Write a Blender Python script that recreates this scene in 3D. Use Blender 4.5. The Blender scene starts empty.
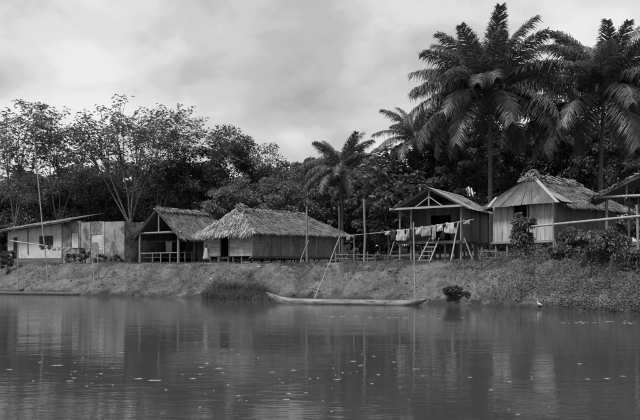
import bpy, math, random
import numpy as np
from mathutils import Vector, Matrix

# ------------------------------------------------------------------ camera, sky, sun, exposure
scene = bpy.context.scene
FPX, HOR, EYE = 760.0, 264.0, 2.3           # focal length in photo pixels, horizon row, eye height above the river
cam_data = bpy.data.cameras.new('camera')
cam = bpy.data.objects.new('camera', cam_data)
scene.collection.objects.link(cam)
cam.location = (0, 0, EYE)
cam.rotation_euler = (math.radians(90), 0, 0)
cam_data.sensor_width = 36
cam_data.lens = FPX / 640 * 36
cam_data.shift_y = (HOR - 210) / 640
cam_data.clip_start, cam_data.clip_end = 0.1, 9000
scene.camera = cam

SUN_DIR = Vector((-0.48, -0.30, 0.95)).normalized()      # towards the sun: high, behind the left shoulder
world = bpy.data.worlds.new('World'); scene.world = world
world.use_nodes = True
def build_sky():
    nt = world.node_tree; N = nt.nodes; L = nt.links; N.clear()
    out = N.new('ShaderNodeOutputWorld'); bg = N.new('ShaderNodeBackground'); bg.inputs['Strength'].default_value = 0.1
    sky = N.new('ShaderNodeTexSky'); sky.sky_type = 'NISHITA'; sky.sun_disc = False
    sky.sun_elevation = math.asin(SUN_DIR.z); sky.sun_rotation = math.atan2(SUN_DIR.x, SUN_DIR.y)
    bw = N.new('ShaderNodeRGBToBW'); L.new(sky.outputs[0], bw.inputs[0])
    tc = N.new('ShaderNodeTexCoord'); sp = N.new('ShaderNodeSeparateXYZ'); L.new(tc.outputs['Generated'], sp.inputs[0])
    def m(op, a, b=None):
        n = N.new('ShaderNodeMath'); n.operation = op
        for i, v in enumerate((a, b)):
            if v is None: continue
            if isinstance(v, (int, float)): n.inputs[i].default_value = v
            else: L.new(v, n.inputs[i])
        return n.outputs[0]
    h = m('ADD', m('ABSOLUTE', sp.outputs['Z']), 0.42)
    cb = N.new('ShaderNodeCombineXYZ')
    L.new(m('DIVIDE', sp.outputs['X'], h), cb.inputs[0]); L.new(m('DIVIDE', sp.outputs['Y'], h), cb.inputs[1])
    cb.inputs[2].default_value = 5.1
    def noise(scale, detail, rough, dist):
        n = N.new('ShaderNodeTexNoise'); n.inputs['Scale'].default_value = scale; n.inputs['Detail'].default_value = detail
        n.inputs['Roughness'].default_value = rough; n.inputs['Distortion'].default_value = dist
        L.new(cb.outputs[0], n.inputs['Vector']); return n.outputs['Fac']
    big, small = noise(1.7, 3, 0.45, 0.15), noise(4.6, 9, 0.52, 0.25)
    mix = m('ADD', m('MULTIPLY', big, 0.60), m('MULTIPLY', small, 0.40))
    ramp = N.new('ShaderNodeValToRGB'); L.new(mix, ramp.inputs[0])
    cr = ramp.color_ramp; cr.interpolation = 'EASE'
    cr.elements[0].position = 0.38; cr.elements[0].color = (0.30, 0.30, 0.30, 1)
    cr.elements[1].position = 0.61; cr.elements[1].color = (0.67, 0.67, 0.67, 1)
    for p, c in ((0.455, 0.40), (0.51, 0.49), (0.555, 0.59)):
        e = cr.elements.new(p); e.color = (c, c, c, 1)
    cl = m('MULTIPLY', ramp.outputs[0], 10.0)
    tot = m('ADD', m('MULTIPLY', cl, 0.61), m('MULTIPLY', bw.outputs[0], 0.12))
    L.new(tot, bg.inputs['Color']); L.new(bg.outputs[0], out.inputs['Surface'])
build_sky()
sun_data = bpy.data.lights.new('sun', 'SUN'); sun_data.energy = 2.4; sun_data.angle = math.radians(12)
sun = bpy.data.objects.new('sun', sun_data); scene.collection.objects.link(sun)
sun.rotation_euler = (-SUN_DIR).to_track_quat('-Z', 'Y').to_euler()
scene.view_settings.view_transform = 'Standard'; scene.view_settings.look = 'None'
scene.view_settings.exposure = 0.92; scene.view_settings.gamma = 1.0
scene.render.engine = 'CYCLES'
scene.cycles.use_denoising = True
scene.cycles.max_bounces = 6; scene.cycles.transparent_max_bounces = 4
C = scene.collection
R = random.Random(7)
rng = np.random.default_rng(11)

# ------------------------------------------------------------------ helpers
def at(px, y, d):                     # photo pixel + distance -> world point
    return Vector(((px - 320) / FPX * d, d, EYE + (HOR - y) / FPX * d))
def ax(px, d): return (px - 320) / FPX * d

def mat(name, lo, hi, scale=3.0, rough=0.85, stretch=(1, 1, 1), bump=0.0, bscale=None, island=0.0, objvar=0.0, spec=0.3, trans=0.0, dirt=None, detail=6):
    m = bpy.data.materials.new(name); m.use_nodes = True
    nt = m.node_tree; N = nt.nodes; L = nt.links
    b = N['Principled BSDF']; b.inputs['Roughness'].default_value = rough; b.inputs['Specular IOR Level'].default_value = spec
    tc = N.new('ShaderNodeTexCoord'); mp = N.new('ShaderNodeMapping'); mp.inputs['Scale'].default_value = stretch
    oi = N.new('ShaderNodeObjectInfo')
    add = N.new('ShaderNodeVectorMath'); add.operation = 'ADD'
    sc = N.new('ShaderNodeMath'); sc.operation = 'MULTIPLY'; sc.inputs[1].default_value = 37.0; L.new(oi.outputs['Random'], sc.inputs[0])
    L.new(tc.outputs['Object'], add.inputs[0]); L.new(sc.outputs[0], add.inputs[1]); L.new(add.outputs[0], mp.inputs[0])
    nz = N.new('ShaderNodeTexNoise'); nz.inputs['Scale'].default_value = scale; nz.inputs['Detail'].default_value = detail; nz.inputs['Roughness'].default_value = 0.6
    L.new(mp.outputs[0], nz.inputs['Vector'])
    mr = N.new('ShaderNodeMapRange'); mr.inputs['From Min'].default_value = 0.3; mr.inputs['From Max'].default_value = 0.7
    mr.inputs['To Min'].default_value = lo; mr.inputs['To Max'].default_value = hi
    L.new(nz.outputs['Fac'], mr.inputs[0]); val = mr.outputs[0]
    def mul(v, src, amt):
        q = N.new('ShaderNodeMapRange'); q.inputs['To Min'].default_value = 1 - amt; q.inputs['To Max'].default_value = 1 + amt; L.new(src, q.inputs[0])
        w = N.new('ShaderNodeMath'); w.operation = 'MULTIPLY'; L.new(v, w.inputs[0]); L.new(q.outputs[0], w.inputs[1]); return w.outputs[0]
    if objvar: val = mul(val, oi.outputs['Random'], objvar)
    if island:
        ge = N.new('ShaderNodeNewGeometry'); val = mul(val, ge.outputs['Random Per Island'], island)
    if dirt:                           # stains with a shape of their own
        n2 = N.new('ShaderNodeTexNoise'); n2.inputs['Scale'].default_value = dirt[0]; n2.inputs['Detail'].default_value = 7; n2.inputs['Roughness'].default_value = 0.65
        m2 = N.new('ShaderNodeMapping'); m2.inputs['Scale'].default_value = dirt[3] if len(dirt) > 3 else (1, 1, 1)
        L.new(add.outputs[0], m2.inputs[0]); L.new(m2.outputs[0], n2.inputs['Vector'])
        q = N.new('ShaderNodeMapRange'); q.inputs['From Min'].default_value = dirt[1] - 0.05; q.inputs['From Max'].default_value = dirt[1] + 0.07
        q.inputs['To Min'].default_value = 1; q.inputs['To Max'].default_value = dirt[2]; L.new(n2.outputs['Fac'], q.inputs[0])
        w = N.new('ShaderNodeMath'); w.operation = 'MULTIPLY'; L.new(val, w.inputs[0]); L.new(q.outputs[0], w.inputs[1]); val = w.outputs[0]
    L.new(val, b.inputs['Base Color'])
    if bump:
        bn = N.new('ShaderNodeTexNoise'); bn.inputs['Scale'].default_value = bscale or scale * 3; bn.inputs['Detail'].default_value = 5
        L.new(mp.outputs[0], bn.inputs['Vector'])
        bp = N.new('ShaderNodeBump'); bp.inputs['Strength'].default_value = 1; bp.inputs['Distance'].default_value = bump
        L.new(bn.outputs['Fac'], bp.inputs['Height']); L.new(bp.outputs[0], b.inputs['Normal'])
    if trans:
        tr = N.new('ShaderNodeBsdfTranslucent'); L.new(val, tr.inputs[0])
        mx = N.new('ShaderNodeMixShader'); mx.inputs[0].default_value = trans
        L.new(b.outputs[0], mx.inputs[1]); L.new(tr.outputs[0], mx.inputs[2]); L.new(mx.outputs[0], N['Material Output'].inputs['Surface'])
    return m

M = {}
M['wood_pale'] = mat('weathered_pale_boards', .25, .43, 2.2, .85, (1, 1, 1), .004, 30, objvar=.16, dirt=(1.3, .56, .55))
M['wood_mid'] = mat('weathered_grey_boards', .13, .24, 2.2, .85, (1, 1, 1), .004, 30, objvar=.22, dirt=(1.5, .55, .55))
M['wood_wall'] = mat('split_bamboo_wall', .15, .27, 2.2, .85, (1, 1, 9), .01, 9, objvar=.14, dirt=(1.5, .55, .6))
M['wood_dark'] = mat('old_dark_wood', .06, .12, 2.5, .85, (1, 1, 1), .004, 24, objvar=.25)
M['bamboo'] = mat('dry_bamboo', .20, .36, 4, .6, (3, 3, .7), .002, 30, objvar=.12)
M['pole'] = mat('grey_pole_wood', .13, .26, 4, .8, (4, 4, .8), .003, 30, objvar=.2)
M['thatch'] = mat('dry_palm_thatch', .10, .24, 1.1, .9, island=.5)
M['thatch_pale'] = mat('curled_dry_palm_leaves', .15, .36, 1.4, .85, island=.5)
M['thatch_base'] = mat('packed_palm_thatch', .05, .10, 4, .95, bump=.03, bscale=14)
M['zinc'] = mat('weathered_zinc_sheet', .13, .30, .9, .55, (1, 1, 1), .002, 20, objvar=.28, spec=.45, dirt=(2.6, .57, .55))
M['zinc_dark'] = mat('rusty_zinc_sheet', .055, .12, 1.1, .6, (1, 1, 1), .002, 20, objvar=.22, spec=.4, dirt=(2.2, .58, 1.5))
M['zinc_bright'] = mat('pale_zinc_flashing', .24, .40, 3, .5, spec=.5, dirt=(3, .58, .5))
M['plaster'] = mat('whitewashed_plaster', .36, .52, 1.6, .9, bump=.004, bscale=9, dirt=(.9, .60, .72))
M['plaster_base'] = mat('stained_plaster_plinth', .07, .15, 2.5, .95, bump=.005, bscale=12)
M['concrete'] = mat('stained_concrete', .16, .33, 1.6, .92, bump=.008, bscale=9, objvar=.08, dirt=(1.5, .52, .42, (1, 1, .8)), detail=9)
M['interior_shade'] = mat('painted_interior_shade', .03, .05, 3, .95)  # near-black colour painting the shade of a room behind an opening
M['bark'] = mat('pale_bark', .07, .16, 3, .9, (2, 2, .8), .01, 12, dirt=(1.5, .56, .5))
M['bark_dark'] = mat('dark_bark', .045, .10, 3, .9, (2, 2, .8), .012, 12)
M['palm_trunk'] = mat('ringed_palm_bark', .055, .13, 2, .9, (.6, .6, 5), .015, 4)
M['leaf_a'] = mat('broad_leaves', .085, .165, .5, .5, island=.45, trans=.32, spec=.35)
M['leaf_b'] = mat('dark_leaves', .070, .135, .5, .5, island=.45, trans=.3, spec=.35)
M['leaf_c'] = mat('pale_leaves', .12, .21, .6, .55, island=.4, trans=.32, spec=.35)
M['frond'] = mat('palm_leaflets', .095, .165, .7, .40, island=.4, trans=.3, spec=.4)
M['rachis'] = mat('palm_leaf_stalk', .10, .18, 2, .6)
M['dry_frond'] = mat('dry_palm_leaflets', .09, .17, .9, .8, island=.35)
M['coconut'] = mat('green_coconuts', .06, .11, 3, .45)
M['grass'] = mat('river_grass', .07, .14, .6, .75, island=.3, trans=.2)
M['weeds'] = mat('bank_creepers', .10, .185, .45, .7, island=.28, trans=.2)
M['hull'] = mat('dugout_hull', .16, .34, 2, .75, (.5, 3, 3), .012, 8, dirt=(1.6, .50, .45, (.6, 2, 3)))
M['hull_dark'] = mat('dark_hull_wood', .04, .08, 2, .6, (.5, 3, 3), .006, 10)  # darker hull tone, for canoe insides and the left-hand canoes
M['white_cloth'] = mat('white_laundry', .38, .55, 3, .9, objvar=.1, trans=.2)
M['grey_cloth'] = mat('grey_laundry', .24, .38, 5, .9, objvar=.1, trans=.15)
M['dark_cloth'] = mat('dark_laundry', .022, .05, 4, .9)
M['print_cloth'] = mat('spotted_laundry', .05, .5, 11, .9, detail=1)
M['skin'] = mat('dark_skin', .035, .05, 6, .55)
M['hair'] = mat('black_hair', .010, .016, 9, .7)
M['feather'] = mat('white_feathers', .72, .82, 6, .8)
M['beak'] = mat('bird_beak', .12, .2, 6, .5)
M['foam'] = mat('river_foam', .2, .32, 8, .9)
M['rope'] = mat('clothes_rope', .2, .3, 9, .9)
M['stone'] = mat('pale_stone', .3, .5, 4, .9)

def link(name, mesh, parent=None, material=None):
    o = bpy.data.objects.new(name, mesh); C.objects.link(o)
    if parent is not None: o.parent = parent
    if material is not None and not mesh.materials: mesh.materials.append(material)
    return o
def tag(o, label, cat, group=None, kind=None):
    o['label'] = label; o['category'] = cat
    if group: o['group'] = group
    if kind: o['kind'] = kind
    return o
def thing(name, label, cat, loc, rz=0, group=None):
    o = bpy.data.objects.new(name, None); C.objects.link(o)
    o.location = loc; o.rotation_euler = (0, 0, rz); o.empty_display_size = 0.3
    return tag(o, label, cat, group)
def np_mesh(name, V, F, smooth=False):
    V = np.asarray(V, dtype=np.float32); F = np.asarray(F, dtype=np.int32); k = F.shape[1]
    me = bpy.data.meshes.new(name)
    me.vertices.add(len(V)); me.vertices.foreach_set('co', V.ravel())
    me.loops.add(F.size); me.loops.foreach_set('vertex_index', F.ravel())
    me.polygons.add(len(F)); me.polygons.foreach_set('loop_start', np.arange(0, F.size, k, dtype=np.int32))
    if smooth: me.polygons.foreach_set('use_smooth', np.ones(len(F), dtype=bool))
    me.update(calc_edges=True); me.validate()
    return me

class MB:
    def __init__(s): s.v = []; s.f = []; s.sm = []
    def add(s, v, f, smooth=False):
        o = len(s.v); s.v += [tuple(p) for p in v]; s.f += [tuple(i + o for i in q) for q in f]; s.sm += [smooth] * len(f)
    def box(s, c, d, rz=0, jit=0):
        c = Vector(c); ca, sa = math.cos(rz), math.sin(rz); v = []
        for k in (-.5, .5):
            for j in (-.5, .5):
                for i in (-.5, .5):
                    x, y, z = i * d[0], j * d[1], k * d[2]
                    v.append((c.x + ca * x - sa * y + R.uniform(-jit, jit), c.y + sa * x + ca * y + R.uniform(-jit, jit), c.z + z + R.uniform(-jit, jit)))
        s.add(v, [(0, 2, 3, 1), (4, 5, 7, 6), (0, 1, 5, 4), (2, 6, 7, 3), (0, 4, 6, 2), (1, 3, 7, 5)])
    def tube(s, pts, rad, n=8, cap=True):
        pts = [Vector(p) for p in pts]
        if isinstance(rad, (int, float)): rad = [rad] * len(pts)
        t0 = (pts[1] - pts[0]).normalized(); ref = Vector((1, 0, 0)) if abs(t0.x) < .8 else Vector((0, 1, 0))
        v = []; m = len(pts)
        for i, p in enumerate(pts):
            t = (pts[min(i + 1, m - 1)] - pts[max(i - 1, 0)]).normalized()
            a = t.cross(ref).normalized(); b = t.cross(a)
            for k in range(n):
                w = 2 * math.pi * k / n; v.append(p + (a * math.cos(w) + b * math.sin(w)) * rad[i])
        f = [(i * n + k, i * n + (k + 1) % n, (i + 1) * n + (k + 1) % n, (i + 1) * n + k) for i in range(m - 1) for k in range(n)]
        s.add(v, f, True)
        if cap: s.add([v[k] for k in range(n)], [tuple(range(n))]); s.add([v[(m - 1) * n + k] for k in range(n)], [tuple(range(n - 1, -1, -1))])
    def prism(s, poly, thick):         # polygon of 3-D points thickened along its normal, downwards
        p = [Vector(q) for q in poly]; nrm = (p[1] - p[0]).cross(p[2] - p[0]).normalized()
        if nrm.z < 0: nrm = -nrm
        n = len(p); v = p + [q - nrm * thick for q in p]
        s.add(v, [tuple(range(n)), tuple(range(2 * n - 1, n - 1, -1))] + [(i, n + i, n + (i + 1) % n, (i + 1) % n) for i in range(n)])
    def ball(s, c, r, n=8, m=5):
        c = Vector(c); r = Vector(r) if not isinstance(r, (int, float)) else Vector((r, r, r)); v = []
        for i in range(m + 1):
            th = math.pi * i / m
            for k in range(n):
                w = 2 * math.pi * k / n; v.append((c.x + r.x * math.sin(th) * math.cos(w), c.y + r.y * math.sin(th) * math.sin(w), c.z + r.z * math.cos(th)))
        s.add(v, [(i * n + k, (i + 1) * n + k, (i + 1) * n + (k + 1) % n, i * n + (k + 1) % n) for i in range(m) for k in range(n)], True)
    def build(s, name, material, parent=None):
        me = bpy.data.meshes.new(name); me.from_pydata(s.v, [], s.f); me.polygons.foreach_set('use_smooth', s.sm); me.update()
        return link(name, me, parent, material)

_unit = {}
def piece(name, parent, c, d, material, rot=(0, 0, 0)):       # board-like piece: shared unit box, slightly crooked
    k = (material.name, R.randrange(4))
    if k not in _unit:
        b = MB(); b.box((0, 0, 0), (1, 1, 1), jit=.018); me = bpy.data.meshes.new('board'); me.from_pydata(b.v, [], b.f); me.materials.append(material); _unit[k] = me
    o = link(name, _unit[k], parent); o.location = c; o.scale = d; o.rotation_euler = rot
    return o
def slab(name, parent, c, d, material):       # masonry piece with real-size texture coordinates
    b = MB(); b.box(c, d, jit=.012); return b.build(name, material, parent)
def stick(name, parent, a, b, r0, r1, material, wob=.0, n=7, seg=5):
    a, b = Vector(a), Vector(b); pts = []; rad = []; bow = (R.uniform(-1, 1), R.uniform(-1, 1))
    for i in range(seg + 1):
        t = i / seg; w = wob * math.sin(math.pi * t)
        pts.append(a.lerp(b, t) + Vector((w * (bow[0] + .25 * R.uniform(-1, 1)), w * (bow[1] + .25 * R.uniform(-1, 1)), 0))); rad.append(r0 + (r1 - r0) * t)
    m = MB(); m.tube(pts, rad, n); return m.build(name, material, parent)

# value noise on a lattice
_perm = rng.random((256, 256)).astype(np.float32)
def vnoise(x, y):
    x = np.asarray(x, dtype=np.float64); y = np.asarray(y, dtype=np.float64)
    xi = np.floor(x).astype(int); yi = np.floor(y).astype(int); fx = x - xi; fy = y - yi
    fx = fx * fx * (3 - 2 * fx); fy = fy * fy * (3 - 2 * fy)
    g = lambda a, b: _perm[a & 255, b & 255]
    return (g(xi, yi) * (1 - fx) + g(xi + 1, yi) * fx) * (1 - fy) + (g(xi, yi + 1) * (1 - fx) + g(xi + 1, yi + 1) * fx) * fy - .5

# ------------------------------------------------------------------ ground and river
SHORE = np.array([(-3000, 1900), (-400, 285), (-80, 95), (-40, 71), (-26, 62), (-15.8, 54.8), (-8.1, 51.4), (-1.3, 48.3), (6.3, 43.7), (11.2, 38.8), (14.7, 35), (22, 26), (40, 4), (90, -50), (400, -380), (3000, -3000)], dtype=float)
def shore_s(x, y):                    # signed distance to the waterline, land positive
    x = np.asarray(x, float); y = np.asarray(y, float); d = np.full(np.broadcast(x, y).shape, 1e9)
    for (ax_, ay), (bx, by) in zip(SHORE[:-1], SHORE[1:]):
        ux, uy = bx - ax_, by - ay; t = np.clip(((x - ax_) * ux + (y - ay) * uy) / (ux * ux + uy * uy), 0, 1)
        d = np.minimum(d, np.hypot(x - ax_ - t * ux, y - ay - t * uy))
    return np.where(y > np.interp(x, SHORE[:, 0], SHORE[:, 1]), d, -d)
def gz(x, y):
    x = np.asarray(x, float); y = np.asarray(y, float)
    s = shore_s(x, y) + .55 * vnoise(x * .55, y * .55) + .25 * vnoise(x * 1.6, y * 1.6)
    k = np.clip((x + 2) / 10, 0, 1); plate = 2.26 + .16 * k * k * (3 - 2 * k)
    prof = np.interp(s, [-40, -3, -.3, 0, .14, 1.0, 1.12, 2.2, 2.36, 3.5, 4.5, 18, 32, 60, 300], [-4, -.9, -.12, 0, .24, .50, .80, 1.32, 1.70, 2.30, 2.42, 2.46, 3.3, 5.0, 9.0])
    z = np.where(prof > 0, prof * plate / 2.42, prof)
    slope = np.clip(s / .4, 0, 1) * np.clip((5.4 - s) / 2.4, .08, 1)
    t = x * .8 - y * .6                                     # along the bank
    ledge = np.abs(vnoise(t * .22 + 3, s * .95 + .35 * vnoise(t * .5, s)))
    gul = np.abs(vnoise(t * .75 + s * .55, s * .22 + 7))
    z = z + slope * (.36 * vnoise(t * .45 + 5, s * .5) + .75 * (ledge - .14) + .34 * np.minimum(gul, .16) + .28 * vnoise(x * 1.7, y * 1.7 + 4) + .17 * vnoise(x * 4.1, y * 4.1) + .07 * vnoise(x * 8.3, y * 8.3 + 2))
    return z
def gzf(x, y): return float(gz(np.array([x]), np.array([y]))[0])

def spread(lo, hi, step, far):
    a = list(np.arange(lo, hi + step / 2, step)); w = step; p = a[-1]; q = a[0]; up = []; dn = []
    while p < far:
        w *= 1.35; p += w; up.append(p)
    w = step
    while q > -far:
        w *= 1.35; q -= w; dn.append(q)
    return np.array(dn[::-1] + a + up)
gx, gy = spread(-34, 24, .17, 3000), spread(30, 70, .17, 3000)
GX, GY = np.meshgrid(gx, gy); GZ = gz(GX, GY)
nx, ny = len(gx), len(gy); idx = np.arange(nx * ny).reshape(ny, nx)
gm = np_mesh('ground', np.stack([GX.ravel(), GY.ravel(), GZ.ravel()], 1), np.stack([idx[:-1, :-1].ravel(), idx[:-1, 1:].ravel(), idx[1:, 1:].ravel(), idx[1:, :-1].ravel()], 1), True)

def ground_material():
    m = bpy.data.materials.new('muddy_bank_earth'); m.use_nodes = True; nt = m.node_tree; N = nt.nodes; L = nt.links
    b = N['Principled BSDF']; b.inputs['Specular IOR Level'].default_value = .25; b.inputs['Roughness'].default_value = .9
    tc = N.new('ShaderNodeTexCoord')
    def noise(sc, det=6, stretch=(1, 1, 1), rot=0):
        mp = N.new('ShaderNodeMapping'); mp.inputs['Scale'].default_value = stretch; mp.inputs['Rotation'].default_value = (0, 0, rot); L.new(tc.outputs['Object'], mp.inputs[0])
        n = N.new('ShaderNodeTexNoise'); n.inputs['Scale'].default_value = sc; n.inputs['Detail'].default_value = det; n.inputs['Roughness'].default_value = .62; L.new(mp.outputs[0], n.inputs['Vector']); return n.outputs['Fac']
    def rng_(src, a, b_, c, d):
        q = N.new('ShaderNodeMapRange'); q.inputs['From Min'].default_value = a; q.inputs['From Max'].default_value = b_; q.inputs['To Min'].default_value = c; q.inputs['To Max'].default_value = d; L.new(src, q.inputs[0]); return q.outputs[0]
    def mul(a, b_):
        w = N.new('ShaderNodeMath'); w.operation = 'MULTIPLY'; L.new(a, w.inputs[0]); L.new(b_, w.inputs[1]); return w.outputs[0]
    v = mul(mul(rng_(noise(.55), .34, .66, .075, .16), rng_(noise(2.6), .3, .7, .70, 1.25)), rng_(noise(12, 5), .32, .68, .60, 1.34))
    v = mul(v, rng_(noise(1.3, 6, (1, .45, 1), .6), .53, .60, 1.0, .62))
    sz = N.new('ShaderNodeSeparateXYZ'); L.new(tc.outputs['Object'], sz.inputs[0])       # mud wetted by the river
    wet = N.new('ShaderNodeMath'); wet.operation = 'ADD'; L.new(sz.outputs['Z'], wet.inputs[0]); L.new(rng_(noise(1.1, 5), .3, .7, -.25, .25), wet.inputs[1])
    v = mul(v, rng_(wet.outputs[0], .10, .5, .30, 1.0)); L.new(rng_(wet.outputs[0], .1, .4, .45, .92), b.inputs['Roughness'])
    L.new(v, b.inputs['Base Color'])
    bp = N.new('ShaderNodeBump'); bp.inputs['Distance'].default_value = .20; bp.inputs['Strength'].default_value = 1
    L.new(noise(4.5, 8), bp.inputs['Height']); L.new(bp.outputs[0], b.inputs['Normal'])
    return m
ground = link('ground', gm, None, ground_material()); ground['kind'] = 'structure'

def water_material():
    m = bpy.data.materials.new('muddy_river_water'); m.use_nodes = True; nt = m.node_tree; N = nt.nodes; L = nt.links
    b = N['Principled BSDF']; b.inputs['Base Color'].default_value = (.042, .042, .042, 1); b.inputs['Roughness'].default_value = .04
    b.inputs['IOR'].default_value = 1.33; b.inputs['Specular IOR Level'].default_value = .5
    tc = N.new('ShaderNodeTexCoord')
    def noise(sc, det, stretch, rot=0, dist=0):
        mp = N.new('ShaderNodeMapping'); mp.inputs['Scale'].default_value = stretch; mp.inputs['Rotation'].default_value = (0, 0, rot); L.new(tc.outputs['Object'], mp.inputs[0])
        n = N.new('ShaderNodeTexNoise'); n.inputs['Scale'].default_value = sc; n.inputs['Detail'].default_value = det; n.inputs['Roughness'].default_value = .5; n.inputs['Distortion'].default_value = dist; L.new(mp.outputs[0], n.inputs['Vector']); return n.outputs['Fac']
    prev = None
    calm = noise(.10, 3, (.5, 1.0, 1), .2)                     # ruffled and calm reaches
    q = N.new('ShaderNodeMapRange'); q.inputs['From Min'].default_value = .38; q.inputs['From Max'].default_value = .62; q.inputs['To Min'].default_value = .35; q.inputs['To Max'].default_value = 1.0; L.new(calm, q.inputs[0])
    for sc, det, st, rot, dist, h in ((.8, 2, (.45, 1, 1), .12, .3, .016), (3.2, 3, (.4, 1, 1), -.15, .5, .009), (9, 3, (.4, 1, 1), .1, .3, .0034)):
        mu = N.new('ShaderNodeMath'); mu.operation = 'MULTIPLY'; L.new(noise(sc, det, st, rot, dist), mu.inputs[0]); L.new(q.outputs[0], mu.inputs[1])
        bp = N.new('ShaderNodeBump'); bp.inputs['Strength'].default_value = 1; bp.inputs['Distance'].default_value = h; L.new(mu.outputs[0], bp.inputs['Height'])
        if prev: L.new(prev, bp.inputs['Normal'])
        prev = bp.outputs[0]
    L.new(prev, b.inputs['Normal'])
    return m
river = link('river', np_mesh('river', [(-4000, -4000, 0), (4000, -4000, 0), (4000, 4000, 0), (-4000, 4000, 0)], [(0, 1, 2, 3)]), None, water_material()); river['kind'] = 'structure'

# ------------------------------------------------------------------ house building blocks (house frame: x along the side running back right, y along the end running left)
def thatch(name, parent, planes, dens, length, width, material, lift=.05, yaw=.25, over=.3):
    V = []; F = []
    for p0, p1, p2, p3 in planes:     # eave start, eave end, ridge end, ridge start
        p0, p1, p2, p3 = map(np.array, (p0, p1, p2, p3)); p0 = p0.astype(float)
        e = (p1 - p0).astype(float); up = ((p2 + p3) / 2 - (p0 + p1) / 2).astype(float); nrm = np.cross(e, up); nrm /= np.linalg.norm(nrm)
        if nrm[2] < 0: nrm = -nrm
        area = (np.linalg.norm(p1 - p0) + np.linalg.norm(p2 - p3)) / 2 * np.linalg.norm(up); n = int(area * dens)
        uh = up / np.linalg.norm(up); eh = e / np.linalg.norm(e); H = np.linalg.norm(up)
        course = .2; tt = np.clip((np.floor(rng.random(n) * H / course) * course + rng.normal(0, .03, n)) / H, -.02, 1.0); ss = rng.random(n)
        n_e = int(np.linalg.norm(e) * dens * .35); tt = np.concatenate([tt, rng.uniform(-.01, .06, n_e)]); ss = np.concatenate([ss, rng.random(n_e)]); n += n_e
        bot = p0 + np.outer(ss, p1 - p0); top = p3 + np.outer(ss, p2 - p3); c = bot + (top - bot) * tt[:, None]
        L = length * rng.uniform(.55, 1.25, n); w = width * rng.uniform(.5, 1.4, n); ya = rng.normal(0, yaw, n)
        d = -(uh * np.cos(ya)[:, None] + eh * np.sin(ya)[:, None]); sd = np.cross(d, nrm)
        lf = lift * rng.uniform(.2, 1.6, n); tipl = lf + rng.normal(0, lift * .6, n)
        roll = rng.normal(0, .35, n)
        wv = sd * np.cos(roll)[:, None] + nrm * np.sin(roll)[:, None]
        for k, (q, wf) in enumerate(((-.35, .7), (.2, 1.0), (.65, .35))):
            hgt = .02 + lf * (q + .35) if k < 2 else .02 + tipl * .8
            pc = c + d * (L * q)[:, None] + nrm * np.broadcast_to(hgt, n)[:, None]
            if k == 2: pc[:, 2] -= np.where(tt < .05, over * .45 * rng.random(n), 0)
            V.append((pc - wv * (w * wf / 2)[:, None])); V.append((pc + wv * (w * wf / 2)[:, None]))
        base = sum(len(a) for a in V[:-6]); i = np.arange(n)
        ids = [base + k * n + i for k in range(6)]
        F.append(np.stack([ids[0], ids[1], ids[3], ids[2]], 1)); F.append(np.stack([ids[2], ids[3], ids[5], ids[4]], 1))
    o = link(name, np_mesh(name, np.concatenate(V), np.concatenate(F)), parent, material); o['kind'] = 'stuff'; return o
def roof_slab(name, parent, planes, material, thick=.1):
    m = MB()
    for p in planes: m.prism([Vector(q) - Vector((0, 0, .03)) for q in p], thick)
    return m.build(name, material, parent)
def sheet(name, parent, p0, p1, p2, p3, material, pitch=.2, amp=.022, lift=0):       # corrugated sheet: ribs run from eave to ridge
    p0, p1, p2, p3 = map(Vector, (p0, p1, p2, p3)); nrm = (p1 - p0).cross(p3 - p0).normalized()
    if nrm.z < 0: nrm = -nrm
    n = max(4, int((p1 - p0).length / pitch * 4)); m = MB(); v = []
    for i in range(n + 1):
        t = i / n; off = nrm * (lift + amp * math.cos(2 * math.pi * i / 4))
        v += [p0.lerp(p1, t) + off, p3.lerp(p2, t) + off]
    for a in list(v): v.append(a - nrm * .006)
    k = 2 * (n + 1)
    f = [(2 * i, 2 * i + 2, 2 * i + 3, 2 * i + 1) for i in range(n)] + [(k + 2 * i, k + 2 * i + 1, k + 2 * i + 3, k + 2 * i + 2) for i in range(n)]
    f += [(2 * i, k + 2 * i, k + 2 * i + 2, 2 * i + 2) for i in range(n)] + [(2 * i + 1, 2 * i + 3, k + 2 * i + 3, k + 2 * i + 1) for i in range(n)]
    m.add(v, f); return m.build(name, material, parent)
def sheets(name, parent, p0, p1, p2, p3, n, material, gap=.0):
    p0, p1, p2, p3 = map(Vector, (p0, p1, p2, p3))
    for i in range(n):
        a, b = max(0, i / n - .012), min(1, (i + 1) / n + .012)
        dz = Vector((0, 0, R.uniform(-.01, .015) + .012 * (i % 2))); tl = R.uniform(-.03, .03)
        e0, e1 = p0.lerp(p1, a), p0.lerp(p1, b); r0, r1 = p3.lerp(p2, a), p3.lerp(p2, b)
        sheet(name, parent, e0 + (e0 - r0).normalized() * tl + dz, e1 + (e1 - r1).normalized() * tl + dz, r1 + dz, r0 + dz, material)
def boards_v(parent, axis, a0, a1, off, z0, z1, w, material, openings=(), th=.03, name='board'):   # upright boards
    n = max(1, round(abs(a1 - a0) / w)); st = (a1 - a0) / n
    for i in range(n):
        c = a0 + (i + .5) * st; segs = [(z0 + R.uniform(-.05, .02), z1)]
        for (o0, o1, oz0, oz1) in openings:
            if o0 < c < o1: segs = [(s0, s1) for s0, s1 in ((segs[0][0], oz0), (oz1, z1)) if s1 - s0 > .05]
        for s0, s1 in segs:
            pos = (c, off + R.uniform(-.008, .008), (s0 + s1) / 2) if axis == 'x' else (off + R.uniform(-.008, .008), c, (s0 + s1) / 2)
            dim = (abs(st) - .012, th, s1 - s0) if axis == 'x' else (th, abs(st) - .012, s1 - s0)
            piece(name, parent, pos, dim, material)
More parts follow.
